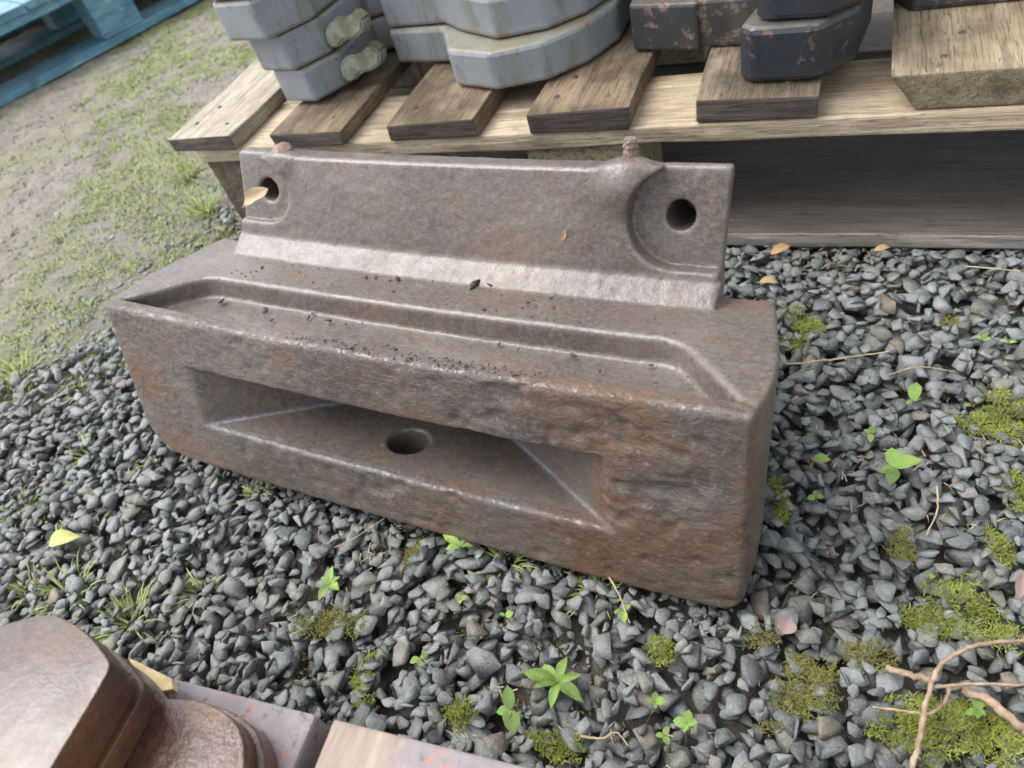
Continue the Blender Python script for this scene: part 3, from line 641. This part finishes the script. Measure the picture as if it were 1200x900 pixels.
def place_stones():
    rng = np.random.RandomState(11); gs = .008; x0, y0, x1, y1 = -4.2, -.7, 1.4, 4.2
    nx, ny = int((x1 - x0) / gs), int((y1 - y0) / gs)
    gx, gy = np.meshgrid(x0 + gs * (np.arange(nx) + .5), y0 + gs * (np.arange(ny) + .5))
    H = -.044 * bedness(gx, gy) + .012 * tri_noise2(gx, gy, 3, 3, 1)
    inb = in_poly(gx, gy, blk_poly); u, v = pallet_uv(gx, gy); ins = (u > -1.48) & (v > -.012) & (v < .30)
    cap = np.full_like(H, 1.); cap[inb] = -.012; cap[ins] = -.004
    discs = {}; out = []; MC = [(G(m[0], m[1]), max(.02, .42 * m[2] / 780), max(.02, .42 * m[3] / 640)) for m in MP]
    SC = [(G(*q_), rr_) for q_, rr_ in SEED_SPOTS]
    for layer, n in ((0, 22000), (1, 27000), (2, 36000)):
        X = rng.uniform(x0, x1, n * 3); Y = rng.uniform(y0, y1, n * 3)
        pp = proj(np.stack([X, Y, np.zeros_like(X)], 1))
        b = bedness(X, Y)
        keep = (pp[:, 0] > -160) & (pp[:, 0] < 1360) & (pp[:, 1] > -60) & (pp[:, 1] < 1080)
        far = np.hypot(X, Y)
        prob = np.clip((b - .08) * 1.4, 0, 1) ** 1.4 + .015
        keep &= rng.rand(len(X)) < prob
        u, v = pallet_uv(X, Y); keep &= ~((u > -1.4) & (v > .45))
        keep &= ~((X > -4) & (Y > 2.6) & (b > .5))
        X = X[keep]; Y = Y[keep]; b = b[keep]
        n = min(len(X), (13500, 13000, 20000)[layer])
        for i in range(n):
            sz = float(np.exp(rng.normal(math.log(.0415), .30))); sz = min(max(sz, .018), .080)
            if layer == 2: sz *= .62
            if b[i] < .45: sz *= .45 + .6 * b[i]
            if layer == 1 and rng.rand() < .6 and any(((X[i] - c_[0]) / ra_) ** 2 + ((Y[i] - c_[1]) / rb_) ** 2 < 1 for c_, ra_, rb_ in MC): continue
            if layer and any((X[i] - c_[0]) ** 2 + (Y[i] - c_[1]) ** 2 < rr_ * rr_ for c_, rr_ in SC): continue
            k = rng.randint(len(VARS)); rot = np.array([rng.normal(0, .16), rng.normal(0, .16), rng.uniform(0, 6.283)])
            ix = int((X[i] - x0) / gs); iy = int((Y[i] - y0) / gs); r = max(1, int(round(sz * .36 / gs)))
            if ix < r or iy < r or ix >= nx - r or iy >= ny - r: continue
            wdw = (slice(iy - r, iy + r + 1), slice(ix - r, ix + r + 1)); hw = H[wdw]
            if layer == 2 and (hw.mean() > -.014 or b[i] < .5): continue
            th = sz * .42; z = float(np.mean(hw) * .7 + np.max(hw) * .3) + th * .26
            if b[i] < .4: z = float(np.mean(hw)) + th * .05
            top = z + th * .5
            if top > cap[wdw].min(): continue
            if top > .024 and b[i] > .4: continue
            # lean with the surface below
            sl = (hw[:, -1].mean() - hw[:, 0].mean()) / (2 * r * gs), (hw[-1].mean() - hw[0].mean()) / (2 * r * gs)
            rot[0] += np.clip(sl[1], -.6, .6) * .5; rot[1] -= np.clip(sl[0], -.6, .6) * .5
            if r not in discs:
                yy_, xx_ = np.mgrid[-r:r + 1, -r:r + 1]; discs[r] = (xx_ ** 2 + yy_ ** 2) / (r + .3) ** 2
            q_ = discs[r]; H[wdw] = np.where(q_ < 1, np.maximum(hw, top - .002 - th * .55 * q_), hw)
            out.append((X[i], Y[i], z, sz, k, *rot, rng.rand()))
    return out, (H, x0, y0, gs)
stones, HM = place_stones()
def top_at(x, y):
    H, a, b, g = HM; i = np.clip(((np.asarray(x) - a) / g).astype(int), 0, H.shape[1] - 1); j = np.clip(((np.asarray(y) - b) / g).astype(int), 0, H.shape[0] - 1); return H[j, i]
def rotm(a, b, c):
    ca, sa, cb, sb, cc, sc_ = math.cos(a), math.sin(a), math.cos(b), math.sin(b), math.cos(c), math.sin(c)
    return np.array([[cc, -sc_, 0], [sc_, cc, 0], [0, 0, 1]]) @ np.array([[cb, 0, sb], [0, 1, 0], [-sb, 0, cb]]) @ np.array([[1, 0, 0], [0, ca, -sa], [0, sa, ca]])
def stones_mesh(lst, name):
    Vs, Fs, A = [], [], []; off = 0
    for x, y, z, sz, k, a, b, c, t in lst:
        V, F = VARS[k]; m = (V * sz) @ (rotm(0, 0, c).T) if False else (V * sz) @ (rotm(a, b, 0) @ rotm(0, 0, c)).T
        Vs.append(m + [x, y, z]); Fs.append(F + off); A.append(np.full(len(V), t, np.float32)); off += len(V)
    me = mesh_np(name, np.concatenate(Vs), np.concatenate(Fs), M_STONE)
    at = me.attributes.new('rnd', 'FLOAT', 'POINT'); at.data.foreach_set('value', np.concatenate(A)); return me
# the 300 that show largest are parts of the ground, one object each
sp = np.array([(s[0], s[1], s[2]) for s in stones]); px = proj(sp)
szv = np.array([s[3] for s in stones]); dep = (sp - CAM_C) @ CAM_M[2]
seen = (px[:, 0] > 5) & (px[:, 0] < 1195) & (px[:, 1] > 5) & (px[:, 1] < 895) & (sp[:, 2] > -.03)
fpoly = [tuple(G(*p, .0)[:2]) for p in ((-200, 720), (110, 745), (205, 795), (620, 900), (620, 1300), (-200, 1300))]
hid = in_poly(sp[:, 0], sp[:, 1], fpoly); uu_, vv_ = pallet_uv(sp[:, 0], sp[:, 1]); hid |= (vv_ > -.02) & (uu_ > -1.5)
blk_shadow = [tuple(p) for p in ((150, 360), (280, 190), (860, 190), (920, 420), (880, 720), (200, 525))]
hid |= in_poly(px[:, 0], px[:, 1], blk_shadow)
score = np.where(seen & ~hid, szv / dep, 0) + np.where(sp[:, 2] > -.012, .004, 0)
order = np.argsort(-score); top = set(order[:300].tolist())
vmesh = []
for k, (V, F) in enumerate(VARS): vmesh.append(mesh_np('stone', V, F, M_STONE))
for i in order[:300]:
    x, y, z, sz, k, a, b, c, t = stones[i]
    o = link('stone', vmesh[k], ground, (x, y, z)); m = Matrix((rotm(a, b, 0) @ rotm(0, 0, c)).tolist())
    o.rotation_euler = m.to_euler(); o.scale = (sz,) * 3; o['tone'] = t
rest = [s for i, s in enumerate(stones) if i not in top]
g_ = link('gravel', stones_mesh(rest, 'gravel'), ground); g_['kind'] = 'stuff'

# ------------------------------------------------------------------ blades, moss, grass
def blades(centers, length, width, lean, rng, heights=None, seg=2):
    """many bent blades in one array; returns verts, quads(as tris), rnd"""
    n = len(centers); c = np.asarray(centers); az = rng.uniform(0, 2 * np.pi, n); L = length * rng.uniform(.55, 1.25, n)
    ln = np.clip(rng.normal(lean, .28, n), 0, 1.45); d = np.stack([np.cos(az), np.sin(az), np.zeros(n)], 1); sd = np.stack([-d[:, 1], d[:, 0], d[:, 2]], 1)
    V = np.zeros((n, 2 * seg + 1, 3)); 
    for k in range(seg + 1):
        t = k / seg; ang = ln * (.55 + .65 * t)
        p = c + (d * np.sin(ang)[:, None] + np.array([0, 0, 1]) * np.cos(ang)[:, None]) * (L * t)[:, None]
        wd = width * (1 - t) ** .7 * .5
        if k < seg: V[:, 2 * k] = p - sd * wd; V[:, 2 * k + 1] = p + sd * wd
        else: V[:, 2 * k] = p
    F = []
    for k in range(seg - 1): F += [(2 * k, 2 * k + 1, 2 * k + 3), (2 * k, 2 * k + 3, 2 * k + 2)]
    F.append((2 * seg - 2, 2 * seg - 1, 2 * seg)); F = np.array(F)
    Fa = (F[None] + (np.arange(n) * (2 * seg + 1))[:, None, None]).reshape(-1, 3)
    return V.reshape(-1, 3), Fa, np.repeat(rng.rand(n), 2 * seg + 1)
def blade_mesh(name, cs, length, width, lean, seed, mat, seg=2):
    rng = np.random.RandomState(seed); V, F, A = blades(cs, length, width, lean, rng, seg=seg)
    me = mesh_np(name, V, F, mat); at = me.attributes.new('rnd', 'FLOAT', 'POINT'); at.data.foreach_set('value', A.astype(np.float32)); return me
def moss_patch(px_, py_, wpx, hpx, mat, label, seed, dens=1., hgt=.022, cat='moss'):
    c = G(px_, py_); a = G(px_ + wpx / 2, py_) - c; b = G(px_, py_ + hpx / 2) - c; rng = np.random.RandomState(seed)
    ra = np.linalg.norm(a); rb = np.linalg.norm(b); th = math.atan2(a[1], a[0]); n = int(6000 * dens * ra * rb / .006); n = min(n, 15000)
    r = 1.25 * np.sqrt(rng.rand(n)); f = rng.uniform(0, 2 * np.pi, n); x = r * np.cos(f) * ra; y = r * np.sin(f) * rb
    X = c[0] + x * math.cos(th) - y * math.sin(th); Y = c[1] + x * math.sin(th) + y * math.cos(th)
    nz = tri_noise2(X, Y, 16, 4, seed) + .5 * tri_noise2(X, Y, 55, 2, seed + 5); base = top_at(X, Y); k = (nz + rng.uniform(-.35, .35, n) > -.35 + 1.3 * np.maximum(0, r - .35)) & (base < .02) & (base > -.08)
    X, Y, r, nz, base = X[k], Y[k], r[k], nz[k], base[k]
    m = np.median(base) if len(base) else 0; fill = np.clip(base, m - .004, m + .022)
    Z = fill - .004 + hgt * .42 * np.clip(1 - r ** 2, 0, 1) * np.clip(.6 + nz, 0, 1.2)
    o = link('moss_patch', blade_mesh('moss_patch', np.stack([X, Y, Z], 1) - [c[0], c[1], 0], .0095, .0020, .95, seed, mat), None, (c[0], c[1], 0))
    return tag(o, label, cat, 'moss on the gravel')
for i, (a, b, c, d_, m, lab, dn) in enumerate(MP): moss_patch(a, b, c, d_, M_MOSSB if m else M_MOSS, lab, 100 + i, dn)
# grass film over the soil: far more than one could count
def grass_film():
    rng = np.random.RandomState(5); n = 230000
    X = rng.uniform(-5.2, -.9, n); Y = rng.uniform(-.3, 4.4, n); b = bedness(X, Y); p = proj(np.stack([X, Y, np.zeros(n)], 1))
    k = (p[:, 0] > -150) & (p[:, 0] < 560) & (p[:, 1] > -60) & (p[:, 1] < 900)
    m = tri_noise2(X, Y, 2.6, 4, 61) + .55 * tri_noise2(X, Y, 14, 3, 62); near = np.exp(-((b - .45) / np.where(X < -1.45, .55, .35)) ** 2)
    k &= (m + .85 * near > .66) & (rng.rand(n) < np.where(b < .9, 1., .30)) & ~in_poly(X, Y, blk_poly)
    X, Y, b = X[k][:60000], Y[k][:60000], b[k][:60000]
    Z = np.where(b > .3, np.minimum(top_at(X, Y), .0) - .003, -.046 * b + .012 * tri_noise2(X, Y, 3, 3, 1))
    return blade_mesh('grass', np.stack([X, Y, Z], 1), .020, .0036, .95, 6, M_GRASS)
tag(link('grass', grass_film()), 'short yellow-green grass film over the bare soil on the left', 'grass', kind='stuff')
# small pebbles pressed in the soil
def pebbles():
    rng = np.random.RandomState(8); n = 60000; X = rng.uniform(-5, -1.2, n); Y = rng.uniform(-.2, 4.3, n); b = bedness(X, Y)
    p = proj(np.stack([X, Y, np.zeros(n)], 1)); k = (p[:, 0] > -100) & (p[:, 0] < 560) & (p[:, 1] > -50) & (p[:, 1] < 700) & (b < .75) & (rng.rand(n) < .25 + .5 * b)
    X, Y, b = X[k][:11000], Y[k][:11000], b[k][:11000]; Z = -.06 * b + .012 * tri_noise2(X, Y, 3, 3, 1)
    lst = [(x, y, z, float(np.exp(rng.normal(math.log(.0115), .45))), rng.randint(len(VARS)), rng.normal(0, .2), rng.normal(0, .2), rng.uniform(0, 6.3), rng.rand()) for x, y, z in zip(X, Y, Z)]
    X = rng.uniform(-2.6, 1.2, 70000); Y = rng.uniform(-.4, 2.2, 70000); b = bedness(X, Y); T = top_at(X, Y); p = proj(np.stack([X, Y, X * 0], 1)); u_, v_ = pallet_uv(X, Y)
    k = (b > .4) & (T < -.016) & (T > -.09) & (p[:, 0] > -100) & (p[:, 0] < 1300) & (p[:, 1] < 1000) & ~in_poly(X, Y, blk_poly) & ~((u_ > -1.5) & (v_ > -.0))
    for x, y, t in zip(X[k][:16000], Y[k][:16000], T[k][:16000]): lst.append((x, y, t + .003, float(np.exp(rng.normal(math.log(.015), .35))), rng.randint(len(VARS)), rng.normal(0, .3), rng.normal(0, .3), rng.uniform(0, 6.3), rng.rand()))
    return stones_mesh(lst, 'small_pebbles')
o = link('small_pebbles', pebbles(), ground); o['kind'] = 'stuff'
def scraps(name, n0, L, wd, lean, seed, mat, thr, sc_n, lo):
    rng = np.random.RandomState(seed); X = rng.uniform(-2.6, 1.2, n0); Y = rng.uniform(-.4, 2.2, n0); b = bedness(X, Y); T = top_at(X, Y); p = proj(np.stack([X, Y, np.zeros(n0)], 1))
    k = (b > .3) & (p[:, 0] > -120) & (p[:, 0] < 1320) & (p[:, 1] < 1020) & (T > -.07) & (T < lo) & (tri_noise2(X, Y, sc_n, 4, seed) > thr) & ~in_poly(X, Y, blk_poly)
    u_, v_ = pallet_uv(X, Y); k &= ~((u_ > -1.5) & (v_ > -.02)); k &= ~in_poly(X, Y, fpoly)
    return blade_mesh(name, np.stack([X[k], Y[k], T[k] - .003], 1), L, wd, lean, seed, mat)
tag(link('moss_scraps', scraps('moss_scraps', 150000, .009, .002, .95, 41, M_MOSSB, .18, 7, -.002)), 'thin brownish green moss scraps in the gaps between the stones', 'moss', kind='stuff')
tag(link('plant_litter', scraps('plant_litter', 34000, .024, .0022, 1.35, 43, M_DRY, .22, 5, .004)), 'dry straw-coloured plant litter strewn through the gravel', 'litter', kind='stuff')
LOWV = [stone_variant(900 + k, 7, False) for k in range(10)]
def clods():
    rng = np.random.RandomState(18); n = 120000; X = rng.uniform(-5.2, -1.0, n); Y = rng.uniform(-.2, 4.3, n); b = bedness(X, Y); p = proj(np.stack([X, Y, np.zeros(n)], 1))
    k = (p[:, 0] > -100) & (p[:, 0] < 560) & (p[:, 1] > -50) & (p[:, 1] < 760) & (b < .8) & (tri_noise2(X, Y, 6, 3, 71) > -.5) & ~in_poly(X, Y, blk_poly); X, Y, b = X[k][:26000], Y[k][:26000], b[k][:26000]
    Z = -.046 * b + .012 * tri_noise2(X, Y, 3, 3, 1); Vs, Fs, A = [], [], []; off = 0
    for x, y, z in zip(X, Y, Z):
        V, F = LOWV[rng.randint(10)]; a = rng.uniform(0, 6.3); ca, sa = math.cos(a), math.sin(a); q = V * math.exp(rng.normal(math.log(.0105), .4))
        Vs.append(np.stack([q[:, 0] * ca - q[:, 1] * sa + x, q[:, 0] * sa + q[:, 1] * ca + y, q[:, 2] + z + .001], 1)); Fs.append(F + off); A.append(np.full(len(V), rng.rand(), np.float32)); off += len(V)
    me = mesh_np('soil_crumbs', np.concatenate(Vs), np.concatenate(Fs), M_CLOD); me.attributes.new('rnd', 'FLOAT', 'POINT').data.foreach_set('value', np.concatenate(A)); return me
o = link('soil_crumbs', clods(), ground); o['kind'] = 'stuff'
def tuft(px_, py_, r, n, L, label, seed, mat=None, wid=.005):
    c = G(px_, py_); rng = np.random.RandomState(seed); f = rng.uniform(0, 6.28, n); q = r * np.sqrt(rng.rand(n))
    cs = np.stack([q * np.cos(f), q * np.sin(f), np.full(n, -.012)], 1)
    return tag(link('grass_tuft', blade_mesh('grass_tuft', cs, L * .68, wid, .85, seed, mat or M_GRASS, 3), None, (c[0], c[1], 0)), label, 'grass tuft', 'grass tufts')
TF = [(150, 728, .035, 60, .085, 'green grass tuft on the gravel behind the flat-topped rusty plate'),
      (78, 695, .04, 60, .08, 'grass tuft between the curled yellow leaf and the rusty stack'),
      (30, 690, .03, 30, .07, 'thin grass tuft near the left edge above the rusty stack'),
      (20, 598, .03, 36, .07, 'grass tuft at the left edge, left of the curled yellow leaf'),
      (105, 530, .03, 40, .07, 'grass tuft on gravel, left of the block\'s rounded lower corner'),
      (232, 690, .025, 34, .06, 'fine grass tuft between the block and the rusty stack'),
      (300, 575, .03, 30, .06, 'few grass blades under the left part of the block\'s front edge'),
      (590, 655, .03, 40, .07, 'grass tuft sprouting under the middle of the block\'s front edge'),
      (700, 690, .03, 34, .07, 'grass and straw tuft under the right part of the block\'s front edge'),
      (97, 120, .03, 50, .07, 'yellow-green tuft on bare soil below the blue pallet\'s block'),
      (180, 50, .04, 60, .08, 'grass tuft right beside the blue pallet'),
      (215, 92, .03, 44, .07, 'tuft on bare soil between the blue pallet and the grey weights'),
      (138, 140, .035, 50, .07, 'lone tuft on open soil, midway between blue pallet and timber pallet'),
      (225, 20, .03, 44, .07, 'grass tuft near the top edge by the corner of the blue pallet'),
      (70, 275, .035, 60, .07, 'yellowing tuft on bare soil near the left edge'),
      (218, 205, .05, 110, .08, 'thick bright grass tuft just left of the timber pallet\'s corner'),
      (240, 245, .05, 110, .08, 'thick grass tuft between the pallet corner and the block\'s left end'),
      (20, 440, .05, 90, .07, 'grass clump at the left edge beside the long dark stone')]
for i, t in enumerate(TF): tuft(*t[:5], t[5], 300 + i)

# ------------------------------------------------------------------ leaves and seedlings
def leaf_mesh(name, mat, L=1., W=.42, bend=.35, fold=.25, point=1.5, seed=0, wave=.02):
    rng = random.Random(seed); nu, nv = 12, 6; V = []; F = []
    for i in range(nu + 1):
        t = i / nu; wd = W * .5 * (math.sin(math.pi * min(1, t ** .85)) ** .8) * (1 if t > .0 else 0) + .012
        if t > .7: wd *= 1 - ((t - .7) / .3) ** point * .9
        for j in range(nv + 1):
            v = j / nv * 2 - 1
            V.append((t * L, v * wd, L * (bend * (t - 1.1 * t * t)) + abs(v) * wd * fold + wave * L * math.sin(9 * t + 3 * v) * abs(v) + (.012 * L if False else 0)))
    for i in range(nu):
        for j in range(nv): a = i * (nv + 1) + j; F.append((a, a + nv + 1, a + nv + 2, a + 1))
    m = len(V)
    return mesh_np(name, V, F, mat, True)
LF = leaf_mesh('leaf', M_LEAF, 1, .5, .45, .25); LF2 = leaf_mesh('leaf', M_LEAF, 1, .36, .6, .35, seed=2, wave=.035); LR = leaf_mesh('leaf', M_LEAF, 1, .72, .3, .2, 2.5)
def tube(name, pts, r0, r1, mat, seg=7, parent=None, org=None):
    pts = [np.array(p, float) for p in pts]; fine = []
    for i in range(len(pts) - 1):
        p0 = pts[max(0, i - 1)]; p1 = pts[i]; p2 = pts[i + 1]; p3 = pts[min(len(pts) - 1, i + 2)]
        for k in range(6):
            t = k / 6; fine.append(.5 * ((2 * p1) + (p2 - p0) * t + (2 * p0 - 5 * p1 + 4 * p2 - p3) * t * t + (3 * p1 - p0 - 3 * p2 + p3) * t ** 3))
    fine.append(pts[-1]); V = []; F = []; n = len(fine); org = pts[0] if org is None else org; rng = random.Random(int(abs(pts[0][0]) * 1e4))
    for i, p in enumerate(fine):
        d_ = fine[min(n - 1, i + 1)] - fine[max(0, i - 1)]; d_ /= np.linalg.norm(d_) + 1e-9; u_ = np.cross(d_, [0, 0, 1.]); u_ /= np.linalg.norm(u_) + 1e-9; w_ = np.cross(u_, d_)
        r = (r0 + (r1 - r0) * i / (n - 1)) * rng.uniform(.88, 1.12) * .6
        p = p + np.array([rng.uniform(-1, 1), rng.uniform(-1, 1), rng.uniform(-1, 1)]) * r * .45
        for k in range(seg): a = 2 * math.pi * k / seg; V.append(p + (u_ * math.cos(a) + w_ * math.sin(a)) * r - org)
    for i in range(n - 1):
        for k in range(seg): F.append((i * seg + k, i * seg + (k + 1) % seg, (i + 1) * seg + (k + 1) % seg, (i + 1) * seg + k))
    F.append(tuple(range(seg))); F.append(tuple((n - 1) * seg + k for k in range(seg))[::-1])
    return link(name, mesh_np(name, V, F, mat, True), parent, org)
def seedling(px_, py_, leaves, label, me=LF, h=.026, name='seedling', cat='seedling', group='seedlings in the gravel'):
    """leaves: (image angle in degrees, length in photo pixels)"""
    c = G(px_, py_, h); e = empty(name, c); tag(e, label, cat, group)
    dep_ = float((c - CAM_C) @ CAM_M[2]); 
    for k, (ang, lp) in enumerate(leaves):
        q_ = G(px_ + lp * math.cos(math.radians(ang)), py_ - lp * math.sin(math.radians(ang)), h); v = q_ - c
        o = link('leaf', me, e, (0, 0, 0), (random.uniform(-.15, .15), random.uniform(-.25, .05), math.atan2(v[1], v[0])), max(.006, float(np.linalg.norm(v)) * random.uniform(.74, .95)))
        o.scale = (o.scale[0], o.scale[1] * random.uniform(.7, 1.05), o.scale[2])
    tube('stem', [(0, 0, -.045), (.002, .001, -.02), (0, 0, .002)], .0022, .0016, M_STEM, 5, e)
    return e
seedling(1048, 548, [(12, 38), (100, 30), (200, 26), (255, 28)], 'bright seedling with four broad leaves, right of the iron block', LR)
seedling(952, 538, [(0, 26)], 'single rounded green leaf left of the four-leaved seedling', LR)
seedling(655, 800, [(15, 34), (70, 40), (165, 52), (195, 44), (255, 44), (320, 46), (130, 34)], 'large plantain rosette with long ribbed leaves near the bottom edge', LF2, .02, 'plantain_plant', 'plant')
seedling(598, 832, [(95, 30), (190, 22), (280, 34), (240, 18)], 'pale green seedling just left of the plantain rosette', LR)
seedling(768, 822, [(0, 14), (90, 16), (180, 14), (270, 12)], 'small seedling between the plantain rosette and the starry one', LR)
seedling(805, 848, [(5, 18), (80, 20), (170, 20), (250, 14), (320, 12)], 'star-shaped bright seedling below the near corner of the block', LR)
seedling(778, 862, [(60, 16), (180, 14), (300, 14)], 'dull seedling touching the starry one from the left', LR)
seedling(492, 772, [(30, 14), (200, 14), (260, 12)], 'tiny paired seedling on the gravel above the pink pallet', LR)
seedling(388, 684, [(80, 26), (30, 20), (150, 18), (240, 34), (320, 16)], 'small sprouting plant between the block and the grey-brown moss mound', LF)
seedling(540, 640, [(60, 18), (150, 26), (0, 18), (200, 22)], 'leafy sprout under the front edge of the block, by the brown moss tuft', LF)
seedling(730, 716, [(40, 16), (190, 14), (280, 18)], 'sprout in the straw below the block\'s front edge', LF)
seedling(540, 702, [(20, 10), (140, 9), (260, 8)], 'very small sprout below the middle of the block', LR)
seedling(592, 722, [(20, 12), (160, 10)], 'two-leaved speck of green below the right half of the block', LR)
seedling(956, 583, [(0, 12), (90, 10), (190, 12)], 'little seedling beneath the single rounded leaf', LR)
seedling(1020, 508, [(60, 12), (150, 10), (270, 12)], 'little sprout above the four-leaved seedling', LR)
seedling(1070, 470, [(80, 22), (20, 12), (200, 14)], 'upright sprout above and right of the four-leaved seedling', LF)
seedling(1145, 832, [(90, 20), (200, 16), (330, 16), (270, 14)], 'seedling growing through the moss carpet beside the twig', LR)
seedling(1088, 676, [(0, 10), (120, 9)], 'speck of a seedling above the wide yellow-green moss', LR)
seedling(1150, 398, [(40, 14), (150, 12), (0, 16)], 'sprout on the gravel near the right edge, above the large bright moss', LF)
seedling(1182, 402, [(10, 14), (170, 14)], 'pale sprout at the right edge above the large bright moss', LF)
def single_leaf(px_, py_, ang, lp, mat, label, z=.02, W=.4, roll=.3, name='dry_leaf', cat='leaf'):
    me = leaf_mesh(name, mat, 1, W, .5, .4, seed=int(px_)); c = G(px_, py_, z); q_ = G(px_ + lp * math.cos(math.radians(ang)), py_ - lp * math.sin(math.radians(ang)), z); v = q_ - c
    return tag(link(name, me, None, c, (roll, -.1, math.atan2(v[1], v[0])), float(np.linalg.norm(v))), label, cat)
single_leaf(58, 636, 8, 40, M_YLEAF, 'curled yellow-green leaf lying on the gravel at the left', name='curled_leaf')
single_leaf(903, 298, 20, 26, M_DLEAF, 'tan dead leaf on gravel just under the pallet skid, beside the block', .02)
single_leaf(890, 330, -5, 22, M_DLEAF, 'yellowish leaf scrap next to the plate\'s right end', .02)
single_leaf(1024, 294, 10, 20, M_DLEAF, 'orange leaf scrap under the middle of the pallet skid', .02)
single_leaf(916, 742, 60, 22, M_PLEAF, 'small pinkish two-lobed leaf near the near corner of the block', .03, .9)
single_leaf(1193, 700, 80, 30, M_PLEAF, 'pinkish leaf at the right edge of the photo', .03, .5)
# leaf hanging in the left bolt hole, scrap on the plate
a_ = BW([(-.428, .318, .520)])[0]; b_ = BW([(-.478, .262, .486)])[0]; v = b_ - a_
o = link('dry_leaf', leaf_mesh('hole_leaf', mat_simple('pale_dry_leaf', [(.36, .20, .08), (.50, .36, .22), (.62, .52, .38)], 120, .6, .3), 1, .42, .3, .5, seed=9, wave=.05), None, a_ , (-.6, math.asin(-v[2] / np.linalg.norm(v)), math.atan2(v[1], v[0])), .066)
tag(o, 'orange-brown dead leaf sticking out of the left bolt hole of the block', 'leaf')
a_ = BW([(.243, .316, .465)])[0]
tag(link('leaf_scrap', leaf_mesh('scrap', M_DLEAF, 1, .35, .1, .2, seed=4), None, a_, (1.3, -1.1, .2), .026), 'tiny pale leaf scrap stuck on the face of the back plate', 'leaf')
# ------------------------------------------------------------------ twigs and straws
tw = G(1200, 752, .06)
t_o = tube('branching_twig', [G(1240, 748, .05), G(1190, 751, .07), G(1140, 757, .08), G(1104, 778, .08), G(1088, 812, .07), G(1078, 860, .06), G(1068, 915, .05)],   .0036, .0062, M_TWIG)
tag(t_o, 'long bent pale twig arching over the moss in the bottom right corner', 'twig')
tag(tube('thin_twig', [G(1240, 795, .05), G(1190, 803, .06), G(1130, 801, .05), G(1096, 806, .04)], .003, .004, M_TWIG), 'thin straight twig running from the right edge to the bent twig', 'twig')
tag(tube('curled_twig', [G(1112, 806, .05), G(1108, 822, .055), G(1090, 836, .045), G(1060, 833, .04), G(1022, 828, .03)], .0042, .0025, M_TWIG), 'short curled twig hooking under the bent twig', 'twig')
tag(tube('bark_piece', [G(1038, 782, .02), G(1062, 790, .03), G(1088, 796, .03)], .007, .008, M_TWIG), 'short thick piece of bark left of the bent twig', 'bark')
tag(tube('bark_strip', [G(1128, 808, .03), G(1160, 822, .035), G(1190, 845, .03), G(1215, 866, .02)], .009, .011, M_TWIG, 6), 'broad bark strip running off the bottom right edge', 'bark')
ST = [([(922, 427), (960, 423), (1000, 418), (1042, 412)], .0048, 'pale straw stalk on the gravel pointing away from the block\'s right side'),
      ([(392, 642), (420, 628), (455, 604)], .003, 'thin straw leaning on gravel under the block\'s front edge'),
      ([(680, 862), (705, 866), (722, 858), (736, 874)], .0045, 'short bent straw right of the plantain rosette'),
      ([(1130, 312), (1160, 314), (1195, 318)], .004, 'pale straw on gravel near the right edge under the pallet'),
      ([(1098, 570), (1098, 600), (1085, 628)], .004, 'thin reddish stalk standing right of the four-leaved seedling'),
      ([(1040, 440), (1075, 430), (1110, 434)], .003, 'short dark stalk above the large bright moss'),
      ([(700, 660), (722, 690), (738, 730)], .0035, 'straw hanging from under the block\'s front edge')]
for p_, r_, lab in ST: tag(tube('straw', [G(*q_, .028 + .004 * (i % 2)) for i, q_ in enumerate(p_)], r_ * .75, r_ * .5, M_DRY, 5), lab, 'straw')
# ------------------------------------------------------------------ crumbs of dirt on the block
def crumbs():
    rng = np.random.RandomState(3); lst = []
    def add(s_, d_, h_, sz): 
        p = BW([(s_, d_, h_)])[0]; lst.append((p[0], p[1], p[2] + sz * .12, sz, rng.randint(len(VARS)), rng.normal(0, .3), rng.normal(0, .3), rng.uniform(0, 6.3), rng.rand()))
    for k in range(30): add(rng.uniform(-.52, .56), .06 + .11 * rng.rand() ** .7, .334, float(np.exp(rng.normal(math.log(.0065), .4))))
    for k in range(60): add(rng.uniform(-.5, .5), rng.uniform(.19, .29), .377, float(np.exp(rng.normal(math.log(.006), .35))))
    for k in range(120): add(-.15 + .5 * rng.rand(), .006 + .028 * rng.rand(), .377, float(np.exp(rng.normal(math.log(.006), .3))))
    for s_, d_, sz in ((-.455, .155, .026), (-.33, .15, .018), (-.17, .15, .02), (-.13, .15, .012), (.33, .16, .018), (.02, .09, .02), (-.0, .1, .016), (.46, .165, .013)): add(s_, d_, .334, sz)
    for s_, d_, sz in ((.085, .285, .038), (.11, .29, .02), (-.15, .26, .012), (-.13, .265, .012), (-.08, .27, .016)): add(s_, d_, .379, sz)
    me = stones_mesh(lst, 'dirt_crumbs'); me.materials.clear(); me.materials.append(M_CRUMB); return me
tag(link('dirt_crumbs', crumbs()), 'dark crumbs of dirt scattered in the tray and on the ledge of the block', 'dirt', kind='stuff')

# ------------------------------------------------------------------ scale everything to metres
done = set()
for o in list(bpy.data.objects):
    if o.type in ('CAMERA', 'LIGHT'): continue
    o.location = Vector(o.location) * S
    if o.type == 'MESH' and o.data.name not in done: done.add(o.data.name); o.data.transform(Matrix.Scale(S, 4))
